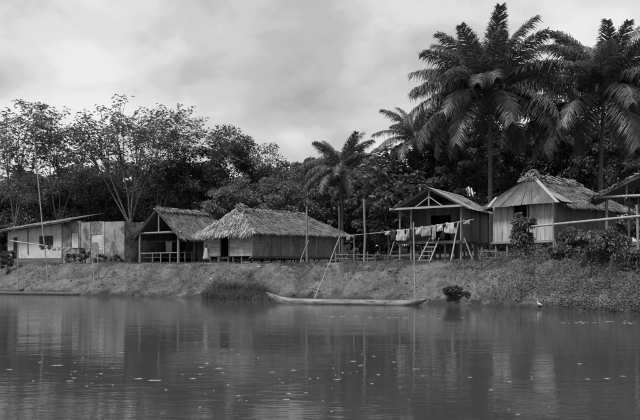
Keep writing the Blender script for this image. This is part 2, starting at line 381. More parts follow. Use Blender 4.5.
def boards_h(parent, axis, a0, a1, off, z0, z1, n, material, th=.03, name='plank'):
    st = (z1 - z0) / n
    for i in range(n):
        z = z0 + (i + .5) * st; e = R.uniform(-.02, .02)
        pos = ((a0 + a1) / 2, off + R.uniform(-.008, .008), z) if axis == 'x' else (off + R.uniform(-.008, .008), (a0 + a1) / 2, z)
        dim = (abs(a1 - a0) + e, th, st - .014) if axis == 'x' else (th, abs(a1 - a0) + e, st - .014)
        piece(name, parent, pos, dim, material)
def house(name, label, cat, px, d, theta):
    x = ax(px, d); th = math.radians(theta)
    return thing(name, label, cat, (x, d, 0), th), (lambda a, b: (x + a * math.cos(th) - b * math.sin(th), d + a * math.sin(th) + b * math.cos(th)))
def post(parent, W2, a, b, ztop, r, material, name='post', lean=(0, 0), below=.3):
    wx, wy = W2(a, b); z = gzf(wx, wy) - below
    return stick(name, parent, (a + lean[0], b + lean[1], z), (a, b, ztop), r, r * .85, material, wob=.015)

# ------------------------------------------------------------------ thatched hut on low stilts (centre)
h, W2 = house('thatched_hut', 'long low hut with shaggy hipped palm thatch and pale plank end wall', 'hut', 252, 57, 46.7)
L_, W_, FL, EV, RG = 9.9, 5.8, 2.90, 4.90, 6.62
boards_h(h, 'y', 0, 2.60, 0, FL, EV + .15, 8, M['wood_pale'])
boards_h(h, 'y', 3.70, W_, 0, FL, EV + .15, 8, M['wood_pale'])
boards_h(h, 'y', 2.60, 3.70, 0, EV - .1, EV + .2, 1, M['wood_pale'])
for b in (2.60, 3.70): piece('door_jamb', h, (-.03, b, (FL + EV) / 2), (.09, .08, EV - FL), M['wood_mid'])
for i in range(10):
    a0, a1 = i * L_ / 10, (i + 1) * L_ / 10
    pn = piece('wall_panel', h, ((a0 + a1) / 2, 0, (FL + EV) / 2 + .05), (a1 - a0 - .01, .03, EV - FL + .2), M['wood_wall'])
    piece('batten', h, (a0 + .03, -.035, (FL + EV) / 2), (.06, .03, EV - FL), M['wood_pale'] if i % 3 == 1 else M['wood_mid'])
boards_h(h, 'x', 0, L_, -.03, FL + .95, FL + 1.03, 1, M['wood_mid'], name='batten')
boards_v(h, 'y', 0, W_, L_, FL, EV, .5, M['wood_dark']); boards_v(h, 'x', 0, L_, W_, FL, EV, .6, M['wood_dark'])
piece('corner_post', h, (-.02, -.02, (FL + EV) / 2), (.12, .12, EV - FL + .1), M['wood_pale'])
for b in (.0, W_ / 2, W_): piece('floor_beam', h, (L_ / 2, b, FL - .09), (L_ + .3, .14, .14), M['wood_dark'])
piece('floor', h, (L_ / 2, W_ / 2, FL - .005), (L_ - .1, W_ - .1, .03), M['wood_dark'])
for a in np.linspace(.1, L_ - .1, 9):
    for b in (.05, W_ / 2, W_ - .05): post(h, W2, a, b, FL - .05, R.uniform(.06, .09), M['wood_dark'], 'stilt')
for b in (1.2, 2.2, 4.0, 5.0): post(h, W2, .02, b, FL - .05, .05, M['pole'], 'stilt')
ov = .75; e0, e1 = -.5, L_ + ov; lo = EV - .22; ol = .3
ra, rb = 1.1, L_ - 1.7; mid = W_ / 2
front = [(e0, W_ + ol, lo), (e0, -ov, lo), (ra, mid, RG), (ra, mid + .01, RG)]
side = [(e0, -ov, lo), (e1, -ov, lo), (rb, mid, RG - .05), (ra, mid, RG)]
back = [(e1, W_ + ol, lo), (e0, W_ + ol, lo), (ra, mid, RG), (rb, mid, RG - .05)]
endp = [(e1, -ov, lo), (e1, W_ + ol, lo), (rb, mid + .01, RG - .05), (rb, mid, RG - .05)]
rf = roof_slab('roof', h, [front, side, back, endp], M['thatch_base'])
thatch('thatch', rf, [side, endp, back], 150, .5, .032, M['thatch'])
thatch('loose_palm_leaves', rf, [front], 120, .8, .065, M['thatch_pale'], lift=.13, yaw=.5)
thatch('ridge_cap', rf, [[(ra - .3, mid - .45, RG - .2), (rb + .3, mid - .45, RG - .24), (rb + .3, mid + .05, RG + .13), (ra - .3, mid + .05, RG + .15)]], 60, .5, .08, M['thatch'], lift=.09, yaw=.5)
thatch('ridge_tuft', rf, [[(ra - .5, mid - .5, RG - .05), (ra + .6, mid - .5, RG - .05), (ra + .5, mid, RG + .42), (ra - .3, mid, RG + .38)]], 130, .5, .08, M['thatch'], lift=.14, yaw=.7)

# ------------------------------------------------------------------ open-sided thatched shelter (left of the hut)
h, W2 = house('open_shelter', 'open-sided gabled shelter of posts under thatch, dark inside, left of the hut', 'shelter', 178.5, 62, 60)
L_, W_, EV, RG = 6.0, 4.2, 4.9, 6.95; mid = W_ / 2
for b, m_ in ((0, M['pole']), (W_, M['pole'])):
    post(h, W2, 0, b, EV + .05, .12, m_)
for a in (2.0, 4.0, 6.0):
    for b in (0, W_): post(h, W2, a, b, EV, .1, M['wood_dark'])
stick('tie_beam', h, (0, -.35, EV + .02), (0, W_ + .3, EV - .02), .09, .08, M['pole'])
stick('king_post', h, (0, mid, EV), (0, mid, RG - .1), .07, .06, M['pole'])
stick('ridge_pole', h, (-.6, mid, RG - .12), (L_ + .5, mid, RG - .12), .07, .07, M['pole'])
for a in (0, 2, 4, 6):
    stick('rafter', h, (a - .1 * (a == 0), W_ + 1.05, EV - .95), (a - .1 * (a == 0), mid, RG - .1), .055, .05, M['pole'] if a == 0 else M['wood_dark'])
    stick('rafter', h, (a - .1 * (a == 0), -.6, EV - .45), (a - .1 * (a == 0), mid, RG - .1), .055, .05, M['pole'] if a == 0 else M['wood_dark'])
gl = gzf(*W2(0, 1))
for zz in (gl + .95,):
    stick('rail', h, (0, 0, zz), (0, W_, zz - .05), .05, .05, M['pole']); stick('rail', h, (0, 0, zz), (L_, 0, zz), .045, .045, M['wood_dark'])
for b in (.9, 1.9, 2.8): stick('rail_post', h, (0, b, gl - .2), (0, b, gl + 1.0), .05, .05, M['pole'])
for a in (.8, 1.7): stick('rail_post', h, (a, 0, gl - .2), (a, 0, gl + 1.05), .05, .05, M['pole'])
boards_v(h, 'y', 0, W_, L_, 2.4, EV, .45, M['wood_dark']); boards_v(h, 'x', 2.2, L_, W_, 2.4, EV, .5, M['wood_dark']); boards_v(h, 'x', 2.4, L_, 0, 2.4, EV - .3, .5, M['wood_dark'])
for k in range(4): piece('floor_plank', h, (L_ / 2, .55 + k * 1.05, gl + .55), (L_ - .5, 1.0, .05), M['wood_dark'])
rs = [(-.55, -.62, EV - .47), (L_ + .5, -.62, EV - .47), (L_ + .5, mid, RG), (-.55, mid, RG)]
ls = [(L_ + .5, W_ + .62, EV - .47), (-.25, W_ + .62, EV - .47), (-.25, mid, RG), (L_ + .5, mid, RG)]
rf = roof_slab('roof', h, [rs, ls], M['thatch_base'], .08)
thatch('thatch', rf, [rs, ls], 150, .5, .032, M['thatch'], lift=.06)
thatch('ridge_cap', rf, [[(-.5, mid - .4, RG - .2), (L_ + .5, mid - .4, RG - .2), (L_ + .5, mid + .05, RG + .1), (-.5, mid + .05, RG + .1)]], 60, .45, .07, M['thatch'], lift=.08, yaw=.5)

# ------------------------------------------------------------------ plastered house and concrete shell (far left)
h, W2 = house('plastered_house', 'low whitewashed house under a shallow rusty sheet roof beside the river', 'house', 62, 67.5, 60.5)
L_, W_ = 6.0, 7.1; g0 = 2.3
def wz(b): return 5.85 - .075 * b          # wall top under the sloping roof
def wall_strip(b0, b1, z0, z1=None):
    m = MB(); t = .09
    za, zb = (z1, z1) if z1 else (wz(b0), wz(b1))
    m.add([(x, b, z) for x in (-t, t) for b, z in ((b0, z0), (b1, z0), (b1, zb), (b0, za))], [(0, 1, 2, 3), (7, 6, 5, 4), (0, 4, 5, 1), (1, 5, 6, 2), (2, 6, 7, 3), (3, 7, 4, 0)])
    return m.build('wall', M['plaster'], h)
wn = (1.0, 2.85); dr = (5.75, 6.35)
wall_strip(0, wn[0], g0); wall_strip(wn[0], wn[1], g0, 3.78); wall_strip(wn[0], wn[1], 4.86); wall_strip(wn[1], dr[0], g0)
wall_strip(dr[0], dr[1], g0, 2.75); wall_strip(dr[0], dr[1], 4.78); wall_strip(dr[1], W_, g0)
fr = MB()
for b, z, dy, dz in ((1.925, 3.80, 1.9, .06), (1.925, 4.84, 1.9, .06), (1.03, 4.32, .06, 1.0), (2.82, 4.32, .06, 1.0), (1.925, 4.32, .05, 1.0)): fr.box((-.05, b, z), (.07, dy, dz))
wf = fr.build('window', M['wood_dark'], h); piece('interior_shade_panel', wf, (.05, 1.45, 4.32), (.03, .9, .95), M['interior_shade'])  # flat dark panels in the window carry the painted room shade
piece('interior_shade_panel', wf, (.06, 2.37, 4.32), (.03, .9, .95), M['interior_shade'])
do = piece('door', h, (.05, 6.05, 3.77), (.04, .6, 2.0), M['interior_shade'])  # dark panel filling the doorway, room shade painted into its colour
piece('plinth', h, (-.12, W_ / 2, g0 + .22), (.06, W_, .62), M['plaster_base'])
for nm, c, d in (('wall', (L_ / 2, W_ - .09, 3.7), (L_ - .2, .18, 2.9)), ('wall', (L_ - .09, W_ / 2, 3.8), (.18, W_ - .2, 3.0))):
    m = MB(); m.box(c, d); m.build(nm, M['plaster'], h)
piece('drain_pipe', h, (-.13, 4.3, 4.3), (.07, .08, 2.2), M['wood_mid'])
def rz_(b): return 5.95 - .075 * b
p = lambda a, b: (a, b, rz_(b))
nb = 7
for i in range(nb):
    b0, b1 = -2.0 + i * 10.3 / nb, -2.0 + (i + 1) * 10.3 / nb + .06
    sheet('roof_sheet', h, (-.95, b0, rz_(b0) + .012 * (i % 2)), (-.95, b1, rz_(b1) + .012 * (i % 2)), (3.2, b1, rz_(b1) + .85 + .012 * (i % 2)), (3.2, b0, rz_(b0) + .85 + .012 * (i % 2)), M['zinc'] if i % 3 else M['zinc_dark'])
stick('fascia_pole', h, (-.85, 8.3, rz_(8.3) - .08), (-.85, -1.9, rz_(-1.9) - .08), .06, .06, M['wood_mid'])

h, W2 = house('concrete_shell', 'roofless stained concrete panel wall with a pale boarded window beside the white house', 'building', 125, 63.8, 60.5)
T = 5.95; seg = [0, 2.35, 3.95, 4.0 + 1.15, 6.35, 7.4]
for i in range(5):
    b0, b1 = seg[i], seg[i + 1]; top = T + (-.06, .0, -.05, .10, -.12)[i]
    if i == 1:        # panel with the window opening
        for c0, c1, z0, z1 in ((b0, b1, 2.1, 3.55), (b0, b1, 4.85, top)):
            slab('wall_panel', h, (0, (c0 + c1) / 2, (z0 + z1) / 2), (.16, c1 - c0 - .02, z1 - z0), M['concrete'])
    else: slab('wall_panel', h, (0, (b0 + b1) / 2, (2.1 + top) / 2), (.16, b1 - b0 - .02, top - 2.1), M['concrete'])
    slab('pilaster', h, (-.1, b1, (2.1 + top) / 2), (.08, .1, top - 2.1), M['plaster'] if i == 0 else M['concrete'])
wd = slab('window', h, (.0, 3.15, 4.2), (.08, 1.56, 1.28), M['plaster']); 
piece('window_frame', h, (-.06, 2.42, 4.2), (.1, .08, 1.32), M['wood_mid']); piece('window_frame', h, (-.06, 3.9, 4.2), (.1, .08, 1.32), M['wood_mid'])
piece('lower_shutter', h, (-.05, 3.5, 3.85), (.05, .75, .6), M['wood_mid'])
slab('pale_panel', h, (-.1, 5.75, 4.35), (.04, .75, 1.3), M['plaster'])
for k in range(4): slab('wall_panel', h, (1.05 + k * 2.1, .0 + .05, 4.0), (2.08, .16, 3.8 + R.uniform(-.15, .1)), M['concrete'])
slab('wall_panel', h, (8.3, 3.7, 3.9), (.16, 7.3, 3.5), M['concrete'])

# ------------------------------------------------------------------ stilt house with open porch
h, W2 = house('porch_stilt_house', 'stilt house with open gabled porch and zinc roof behind the washing line', 'house', 461, 50, 62)
L_, W_, FL, EV, RG = 6.5, 4.3, 3.82, 6.05, 7.38; mid = W_ / 2
for b in (0, W_): post(h, W2, 0, b, EV + .05, .068, M['pole'])
post(h, W2, .15, W_ - .75, EV, .07, M['pole'])
for a in (2.2, 4.3, 6.5):
    for b in (0, W_): post(h, W2, a, b, EV, .08, M['wood_dark'])
for a in (.0, 1.1, 2.2, 4.3):
    for b in (1.1, 2.2, 3.3): post(h, W2, a, b, FL - .1, .075, M['wood_dark'], 'stilt')
for a in (.7, 1.5, 3.2, 5.4): post(h, W2, a, 0, FL - .1, .07, M['wood_dark'], 'stilt')
for k in range(14): piece('floor_plank', h, (.05 + (k + .5) * L_ / 14, mid, FL), (L_ / 14 - .015, W_ + .2, .05), M['wood_mid'])
for b in (0, W_): piece('floor_beam', h, (L_ / 2, b, FL - .1), (L_ + .2, .1, .13), M['wood_dark'])
piece('floor_beam', h, (.02, mid, FL - .1), (.1, W_ + .5, .13), M['wood_mid'])
tb = piece('tie_beam', h, (-.35, mid + .12, EV + .03), (.1, W_ + 1.1, .13), M['zinc_bright'], (math.radians(-1), 0, 0))
stick('king_post', h, (-.2, mid, EV + .05), (-.2, mid, RG - .1), .06, .055, M['pole'])
for s in (-1, 1): stick('brace', h, (-.2, mid + s * .95, EV + .08), (-.2, mid, EV + .75), .04, .04, M['bamboo'])
for a in (-.3, 2.2, 4.3, 6.5):
    for s, e in ((1, W_ + .55), (-1, -.5)): stick('rafter', h, (a, e, EV - .12), (a, mid, RG - .07), .05, .045, M['pole'] if a < 0 else M['wood_dark'])
boards_v(h, 'x', 2.2, L_, 0, FL - .15, EV, .33, M['wood_mid']); boards_v(h, 'x', .4, 2.2, 0, FL + .0, EV, .33, M['wood_mid'])
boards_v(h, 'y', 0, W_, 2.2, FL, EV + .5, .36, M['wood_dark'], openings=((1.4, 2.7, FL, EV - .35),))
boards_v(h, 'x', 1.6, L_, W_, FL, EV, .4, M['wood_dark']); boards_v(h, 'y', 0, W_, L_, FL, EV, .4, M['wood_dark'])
piece('shelf', h, (1.95, 3.5, FL + 1.0), (.35, 1.2, .05), M['wood_mid'])
ls = [(L_ + .5, W_ + .65, EV - .17), (-.45, W_ + .65, EV - .17), (-.45, mid, RG), (L_ + .5, mid, RG)]
rs = [(-.45, -.6, EV - .14), (L_ + .5, -.6, EV - .14), (L_ + .5, mid, RG), (-.45, mid, RG)]
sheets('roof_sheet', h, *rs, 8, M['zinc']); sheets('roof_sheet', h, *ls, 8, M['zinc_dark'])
m = MB(); m.prism([(-.5, mid - .25, RG - .08), (L_ + .5, mid - .25, RG - .08), (L_ + .5, mid, RG + .06), (-.5, mid, RG + .06)], .01); m.prism([(-.5, mid + .25, RG - .08), (L_ + .5, mid + .25, RG - .08), (L_ + .5, mid, RG + .06), (-.5, mid, RG + .06)], .01); m.build('ridge_cap', M['zinc_bright'], h)

# ladder
lx, ly = W2(-.15, 1.85); lt = Vector((lx, ly, FL + .05)); lb = at(423, 259, 49.0); lb.z = gzf(lb.x, lb.y)
ld = thing('wooden_ladder', 'pale wooden ladder leaning up to the porch floor', 'ladder', lb)
dirx = Vector((.85, -.45, 0)); top = lt - lb
for s in (-.42, .42): stick('side_rail', ld, dirx * s + Vector((0, 0, -.08)), top + dirx * s * .8 + top.normalized() * .25, .045, .04, M['bamboo'])
for k in range(5):
    t = .1 + k * .2; piece('rung', ld, top * t, (.92, .12, .045), M['bamboo'], (0, 0, math.atan2(dirx.y, dirx.x)))

# ------------------------------------------------------------------ stilt house with board front and hipped zinc-and-thatch roof
h, W2 = house('board_stilt_house', 'stilt house with pale upright boards, zinc hip front and long thatch behind', 'house', 553, 46, 34)
L_, W_, FL, EV, RG = 6.2, 4.85, 3.82, 6.05, 7.78; mid = W_ / 2
boards_v(h, 'y', 0, W_, 0, FL - .05, EV + .1, .30, M['wood_pale'], openings=((1.95, 3.05, FL, EV - .0),))
for b in (1.93, 3.07): piece('door_jamb', h, (-.03, b, (FL + EV) / 2), (.08, .08, EV - FL), M['wood_mid'])
boards_v(h, 'x', 0, L_, 0, FL - .05, EV, .34, M['wood_mid']); boards_v(h, 'x', 0, L_, W_, FL, EV, .4, M['wood_mid']); boards_v(h, 'y', 0, W_, L_, FL, EV, .4, M['wood_dark'])
piece('corner_post', h, (-.02, -.02, (FL + EV) / 2), (.13, .13, EV - FL + .1), M['wood_pale'])
piece('floor', h, (L_ / 2, mid, FL), (L_ - .1, W_ - .1, .05), M['wood_dark'])
for b in (0, mid, W_): piece('floor_beam', h, (L_ / 2, b, FL - .12), (L_ + .2, .12, .14), M['wood_dark'])
piece('floor_beam', h, (-.02, mid, FL - .13), (.12, W_ + .1, .14), M['wood_mid'])
for a in (.1, 2.1, 4.1, 6.0):
    for b in (.1, 1.3, 2.5, 3.7, 4.7): post(h, W2, a, b, FL - .1, .085, M['pole'] if a < 1 else M['wood_dark'], 'stilt')
post(h, W2, -.05, -.1, FL + .05, .11, M['pole'], 'stilt', lean=(-.1, -.45))
e0, e1 = -.62, L_ + .9; o_ = .62; lo = EV - .1; ra, rb = .75, L_ - 1.5
sheets('roof_sheet', h, (e0, W_ + o_, lo), (e0, -o_, lo), (ra - .1, mid - .35, RG - .08), (ra - .1, mid + .35, RG - .08), 7, M['zinc_dark'])
side = [(.25, -o_ - .1, lo - .1), (e1, -o_ - .1, lo - .22), (rb, mid, RG), (ra, mid, RG)]
back = [(e1, W_ + o_, lo - .2), (e0 + .4, W_ + o_, lo), (ra, mid, RG), (rb, mid, RG)]
endp = [(e1, -o_ - .1, lo - .22), (e1, W_ + o_, lo - .2), (rb, mid + .01, RG), (rb, mid, RG)]
rf = roof_slab('roof', h, [side, back, endp], M['thatch_base'], .12)
thatch('thatch', rf, [side, endp, back], 150, .55, .034, M['thatch'], lift=.07)
m = MB(); m.prism([(e0 + .04, -o_ - .03, lo + .03), (e0 + .3, -o_ - .12, lo + .03), (ra + .1, mid - .5, RG - .03), (ra - .12, mid - .33, RG)], .012); m.build('hip_flashing', M['zinc_bright'], h)
m = MB(); m.prism([(e0 + .5, -o_ - .14, lo + .1), (.9, -o_ - .14, lo + .06), (ra + .3, mid - 1.3, RG - .75), (ra - .1, mid - 1.1, RG - .72)], .012); m.build('loose_sheet', M['zinc'], h)
m = MB(); m.prism([(e0 - .02, W_ - .05, lo + .06), (e0 - .02, W_ - .3, lo + .06), (e0 + .5, W_ - .5, lo + .72), (e0 + .5, W_ - .3, lo + .72)], .012); m.build('patch_sheet', M['zinc_bright'], h)
m = MB(); m.prism([(ra - .2, mid - .6, RG - .12), (ra - .2, mid + .9, RG - .2), (ra + .15, mid + .5, RG + .05), (ra + .15, mid - .4, RG + .05)], .012); m.build('ridge_flashing', M['zinc_bright'], h)
thatch('ridge_cap', rf, [[(ra - .1, mid - .45, RG - .2), (rb + .4, mid - .45, RG - .2), (rb + .3, mid + .05, RG + .16), (ra - .1, mid + .05, RG + .2)]], 80, .55, .08, M['thatch'], lift=.12, yaw=.6)
m = MB()                                  # arched bundle of thatch over the front end of the ridge
pts = [(ra + .1 + .2 * math.sin(q * math.pi), mid + .75 - 1.5 * q, RG - .12 + .62 * math.sin(q * math.pi)) for q in np.linspace(0, 1, 9)]
m.tube(pts, [.05, .08, .10, .11, .11, .11, .10, .08, .05], 8); bd = m.build('ridge_bundle', M['thatch_base'], h)
thatch('bundle_straw', bd, [[(ra - .15, mid - .62, RG - .05), (ra - .15, mid + .62, RG - .05), (ra + .25, mid + .2, RG + .40), (ra + .25, mid - .2, RG + .40)], [(ra + .7, mid + .62, RG - .05), (ra + .7, mid - .62, RG - .05), (ra + .28, mid - .2, RG + .40), (ra + .28, mid + .2, RG + .40)]], 130, .32, .06, M['thatch'], lift=.1, yaw=.9)
for k in range(5): stick('ridge_stick', h, (ra + 1.2 + k * .55, mid - .7, RG - .28), (ra + 1.0 + k * .55, mid + .5, RG + .35), .035, .03, M['wood_mid'])

# ------------------------------------------------------------------ open platform house at the right edge
x0, y0 = ax(607, 42), 42.0; th = math.radians(70); W_ = 5.6
cx, cy = x0 + math.sin(th) * W_, y0 - math.cos(th) * W_
h = thing('platform_house', 'dark open platform house with sagging thatch, cut off by the right edge', 'house', (cx, cy, 0), th)
W2 = lambda a, b: (cx + a * math.cos(th) - b * math.sin(th), cy + a * math.sin(th) + b * math.cos(th))
L_, FL, EV, RG = 4.0, 3.46, 5.95, 7.7; mid = W_ / 2
for a in (0, 2, 4):
    for b in (0, mid, W_): post(h, W2, a, b, EV if b != mid else RG - .1, .085, M['pole'] if a == 0 else M['wood_dark'])
for b in (W_ - 1.6, W_ - 1.15): post(h, W2, .1, b, EV, .06, M['wood_dark'])
stick('king_post', h, (-.3, W_ - 1.0, EV), (-.3, W_ - 1.0, EV + 1.05), .055, .05, M['pole'])
stick('tie_beam', h, (-.4, W_ + .5, EV + .02), (-.4, -.5, EV + .1), .075, .075, M['bamboo'])
for k in range(6): piece('floor_plank', h, (.2 + k * .68, mid, FL), (.66, W_ + .1, .05), M['wood_mid'])
piece('floor_beam', h, (-.12, mid, FL - .06), (.1, W_ + .3, .12), M['wood_mid'])
boards_v(h, 'y', 0, mid + .6, L_, FL, EV, .4, M['wood_dark'])
ls = [(L_ + .5, W_ + .7, EV + .02), (-.6, W_ + .7, EV + .02), (-.6, mid, RG), (L_ + .5, mid, RG - .2)]
rs = [(-.6, -.8, EV - .1), (L_ + .5, -.8, EV - .1), (L_ + .5, mid, RG - .2), (-.6, mid, RG)]
rf = roof_slab('roof', h, [ls, rs], M['thatch_base'], .12)
thatch('thatch', rf, [ls, rs], 80, .6, .07, M['thatch'], lift=.1, yaw=.4)

# ------------------------------------------------------------------ leaves, trees, palms, shrubs
def unit(a): return a / np.maximum(np.linalg.norm(a, axis=1, keepdims=True), 1e-6)
def leaves(P, D, size, aspect=.45, fold=.18, tri=True):   # leaf from P along D, folded on its midrib
    n = len(P); D = unit(D); ref = unit(rng.normal(0, 1, (n, 3)) + np.array([0, 0, 1.6])); S = unit(np.cross(D, ref)); U = np.cross(S, D)
    sz = (size * rng.uniform(.65, 1.3, n))[:, None]
    v0 = P; tip = P + D * sz - np.array([0, 0, 1]) * sz * .12; ml = P + D * sz * .45 + S * sz * aspect / 2 + U * sz * fold; mr = P + D * sz * .45 - S * sz * aspect / 2 + U * sz * fold
    V = np.stack([v0, ml, tip, mr], 1).reshape(-1, 3); i = np.arange(n) * 4
    F = np.concatenate([np.stack([i, i + 2, i + 1], 1), np.stack([i, i + 3, i + 2], 1)])
    return V, F
def crown_leaves(cz, rx, ry, rz, nclump, nleaf, size, aspect, droop=.35, flat=.55, hollow=.45):
    d = unit(rng.normal(0, 1, (nclump, 3))); d[:, 2] = np.abs(d[:, 2]) * np.where(rng.random(nclump) < .72, 1, -.75)
    rad = rng.uniform(hollow, 1.0, nclump) ** .7
    lump = 1 + .35 * np.array([vnoise(q[0] * 2.2 + cz, q[1] * 2.2 + q[2]) for q in d]).ravel() * 2
    c = d * (rad * lump)[:, None] * np.array([rx, ry, rz])
    rc = np.minimum(rx, ry) * rng.uniform(.16, .34, nclump)
    k = rng.integers(0, nclump, nclump * nleaf); off = unit(rng.normal(0, 1, (len(k), 3))) * (rng.random(len(k)) ** .45)[:, None] * np.array([1, 1, flat])
    P = c[k] + off * rc[k][:, None]; P[:, 2] += cz
    D = off + unit(c)[k] * .5 + rng.normal(0, .45, (len(k), 3)); D[:, 2] -= droop
    return leaves(P, D, size, aspect), c + np.array([0, 0, cz])
def tree(name, label, px, d, top, width, material, size=.34, clumps=46, nleaf=100, depth=.9, crown_frac=.72, group=None, cat='tree', bark=None, aspect=.45, seed_lean=0.0, dz=None):
    x = ax(px, d); g = gzf(x, d); zt = EYE + (HOR - top) / FPX * d; H = zt - g; rx = width / FPX * d / 2; rz = H * crown_frac / 2
    t = thing(name, label, cat, (x, d, g), 0, group)
    (V, F), cl = crown_leaves(H - rz * 1.02, rx, rx * depth, rz, int(clumps * 1.35), int(nleaf * 1.5), size * .74, aspect)
    m = MB(); hub = H - rz * 1.2; r = .012 * H + .08
    pts = [(seed_lean * q * q * 2 + R.uniform(-.1, .1) * q, R.uniform(-.1, .1) * q, -.3 + (hub + .3) * q) for q in np.linspace(0, 1, 6)]
    m.tube(pts, [r * (1 - .5 * q) for q in np.linspace(0, 1, 6)], 8)
    for q in cl[::max(1, len(cl) // 14)]:
        s = Vector(pts[R.choice((3, 4, 5))]); e = Vector(q); mdl = s.lerp(e, .5) + Vector((R.uniform(-.3, .3), R.uniform(-.3, .3), .25)); m.tube([s, mdl, e], [r * .42, r * .28, r * .1], 5, False)
    m.build('trunk', bark or M['bark_dark'], t)
    link('crown', np_mesh('crown', V, F), t, material)
    return t
def open_tree(name, label, px, d, tips, material, leafsize=.85, bark=None, group=None, nleaf=11, fork=.24, rbase=.16):    # pale forking trunk, big-leaved rosettes at the twig ends
    x = ax(px, d); g = gzf(x, d); t = thing(name, label, 'tree', (x, d, g), 0, group); m = MB(); P = []; D = []
    base = Vector((0, 0, -.3)); T = [Vector((ax(a, d) - x, R.uniform(-2.2, 2.2), EYE + (HOR - b) / FPX * d - g)) for a, b in tips]
    T += [q + Vector((R.uniform(-1.5, 1.5), R.uniform(-1.7, 1.7), R.uniform(-3.0, -.6))) for q in T for _ in range(2)]
    Hm = max(q.z for q in T); cxm = sum(q.x for q in T) / len(T)
    trunk_top = Vector((cxm * fork, 0, Hm * fork)); m.tube([base, trunk_top * .5 + Vector((.1, 0, 0)), trunk_top], [rbase, rbase * .85, rbase * .7], 7)
    groups = {}
    for q in T: groups.setdefault(round((q.x - cxm) / 2.6), []).append(q)
    for gq in groups.values():
        cen = sum(gq, Vector()) / len(gq); knee = trunk_top.lerp(cen, .55) + Vector((0, 0, .4)); m.tube([trunk_top, trunk_top.lerp(knee, .5) + Vector((R.uniform(-.2, .2), 0, .2)), knee], [rbase * .62, rbase * .5, rbase * .4], 6)
        for q in gq:
            md = knee.lerp(q, .5) + Vector((R.uniform(-.3, .3), R.uniform(-.3, .3), R.uniform(-.1, .3))); m.tube([knee, md, q], [rbase * .36, rbase * .25, rbase * .14], 5)
            for s in range(R.choice((6, 7, 8, 9))):
                w = q + Vector((R.uniform(-1.3, 1.3), R.uniform(-1.5, 1.5), R.uniform(-1.3, .45))) if s else q
                if s: m.tube([md.lerp(q, .6), w], [rbase * .16, rbase * .09], 4)
                for k in range(nleaf):
                    a = k * 2.4 + R.random(); P.append(w + Vector((R.gauss(0, .3), R.gauss(0, .3), R.gauss(0, .2)))); D.append((math.cos(a), math.sin(a), R.uniform(-.65, .35)))
    V, F = leaves(np.array([tuple(q) for q in P]), np.array(D), leafsize, .38, .1)
    m.build('trunk', bark or M['bark'], t); link('crown', np_mesh('crown', V, F), t, material); return t

def frond_mesh(length, droop, nl, seed, leaf=.95):
    r = np.random.default_rng(seed); V = []; F = []; s = np.linspace(0, 1, 14)
    ang = .95 - droop * s ** 1.25; step = length / 13; xs = np.concatenate([[0], np.cumsum(np.cos(ang[:-1]) * step)]); zs = np.concatenate([[0], np.cumsum(np.sin(ang[:-1]) * step)])
    m = MB(); m.tube([(a, 0, b) for a, b in zip(xs, zs)], [.07 * (1 - .85 * q) + .006 for q in s], 5)
    o = 0
    for side in (-1, 1):
        for k in range(nl):
            q = .12 + .88 * (k + r.random() * .6) / nl; a = np.interp(q, s, xs); b = np.interp(q, s, zs); th = np.interp(q, s, ang)
            Lf = leaf * (.45 + .75 * math.sin(math.pi * min(1, q * .8 + .18))) * r.uniform(.85, 1.1)
            fw = .45 + .65 * q + r.normal(0, .13); d = np.array([math.cos(th) * fw, side * .85, math.sin(th) * fw + .05 + r.normal(0, .2)]); d /= np.linalg.norm(d)
            p = np.array([a, 0, b]); mid_ = p + d * Lf * .5; tip = p + d * Lf * .9; tip[2] -= Lf * r.uniform(.15, .65); tip[1] *= .85; mid_[2] -= Lf * .08
            wv = np.array([math.cos(th), 0, math.sin(th)]) * .035
            V += [p - wv, p + wv, mid_ + wv * 1.2, mid_ - wv * 1.2, tip]; F += [(o, o + 1, o + 2), (o, o + 2, o + 3), (o + 3, o + 2, o + 4)]; o += 5
    return m, np_mesh('leaflets', np.array(V), np.array(F))
FR = []
for i, (dr_) in enumerate((.85, 1.0, 1.1, 1.2, 1.3)):
    m, lf = frond_mesh(1 * 6.3, dr_, 150, 40 + i, 1.45); lf.materials.append(M['frond'])
    me = bpy.data.meshes.new('rachis'); me.from_pydata(m.v, [], m.f); me.polygons.foreach_set('use_smooth', m.sm); me.materials.append(M['rachis']); FR.append((me, lf))
dry = FR[4][1].copy(); dry.materials.clear(); dry.materials.append(M['dry_frond'])
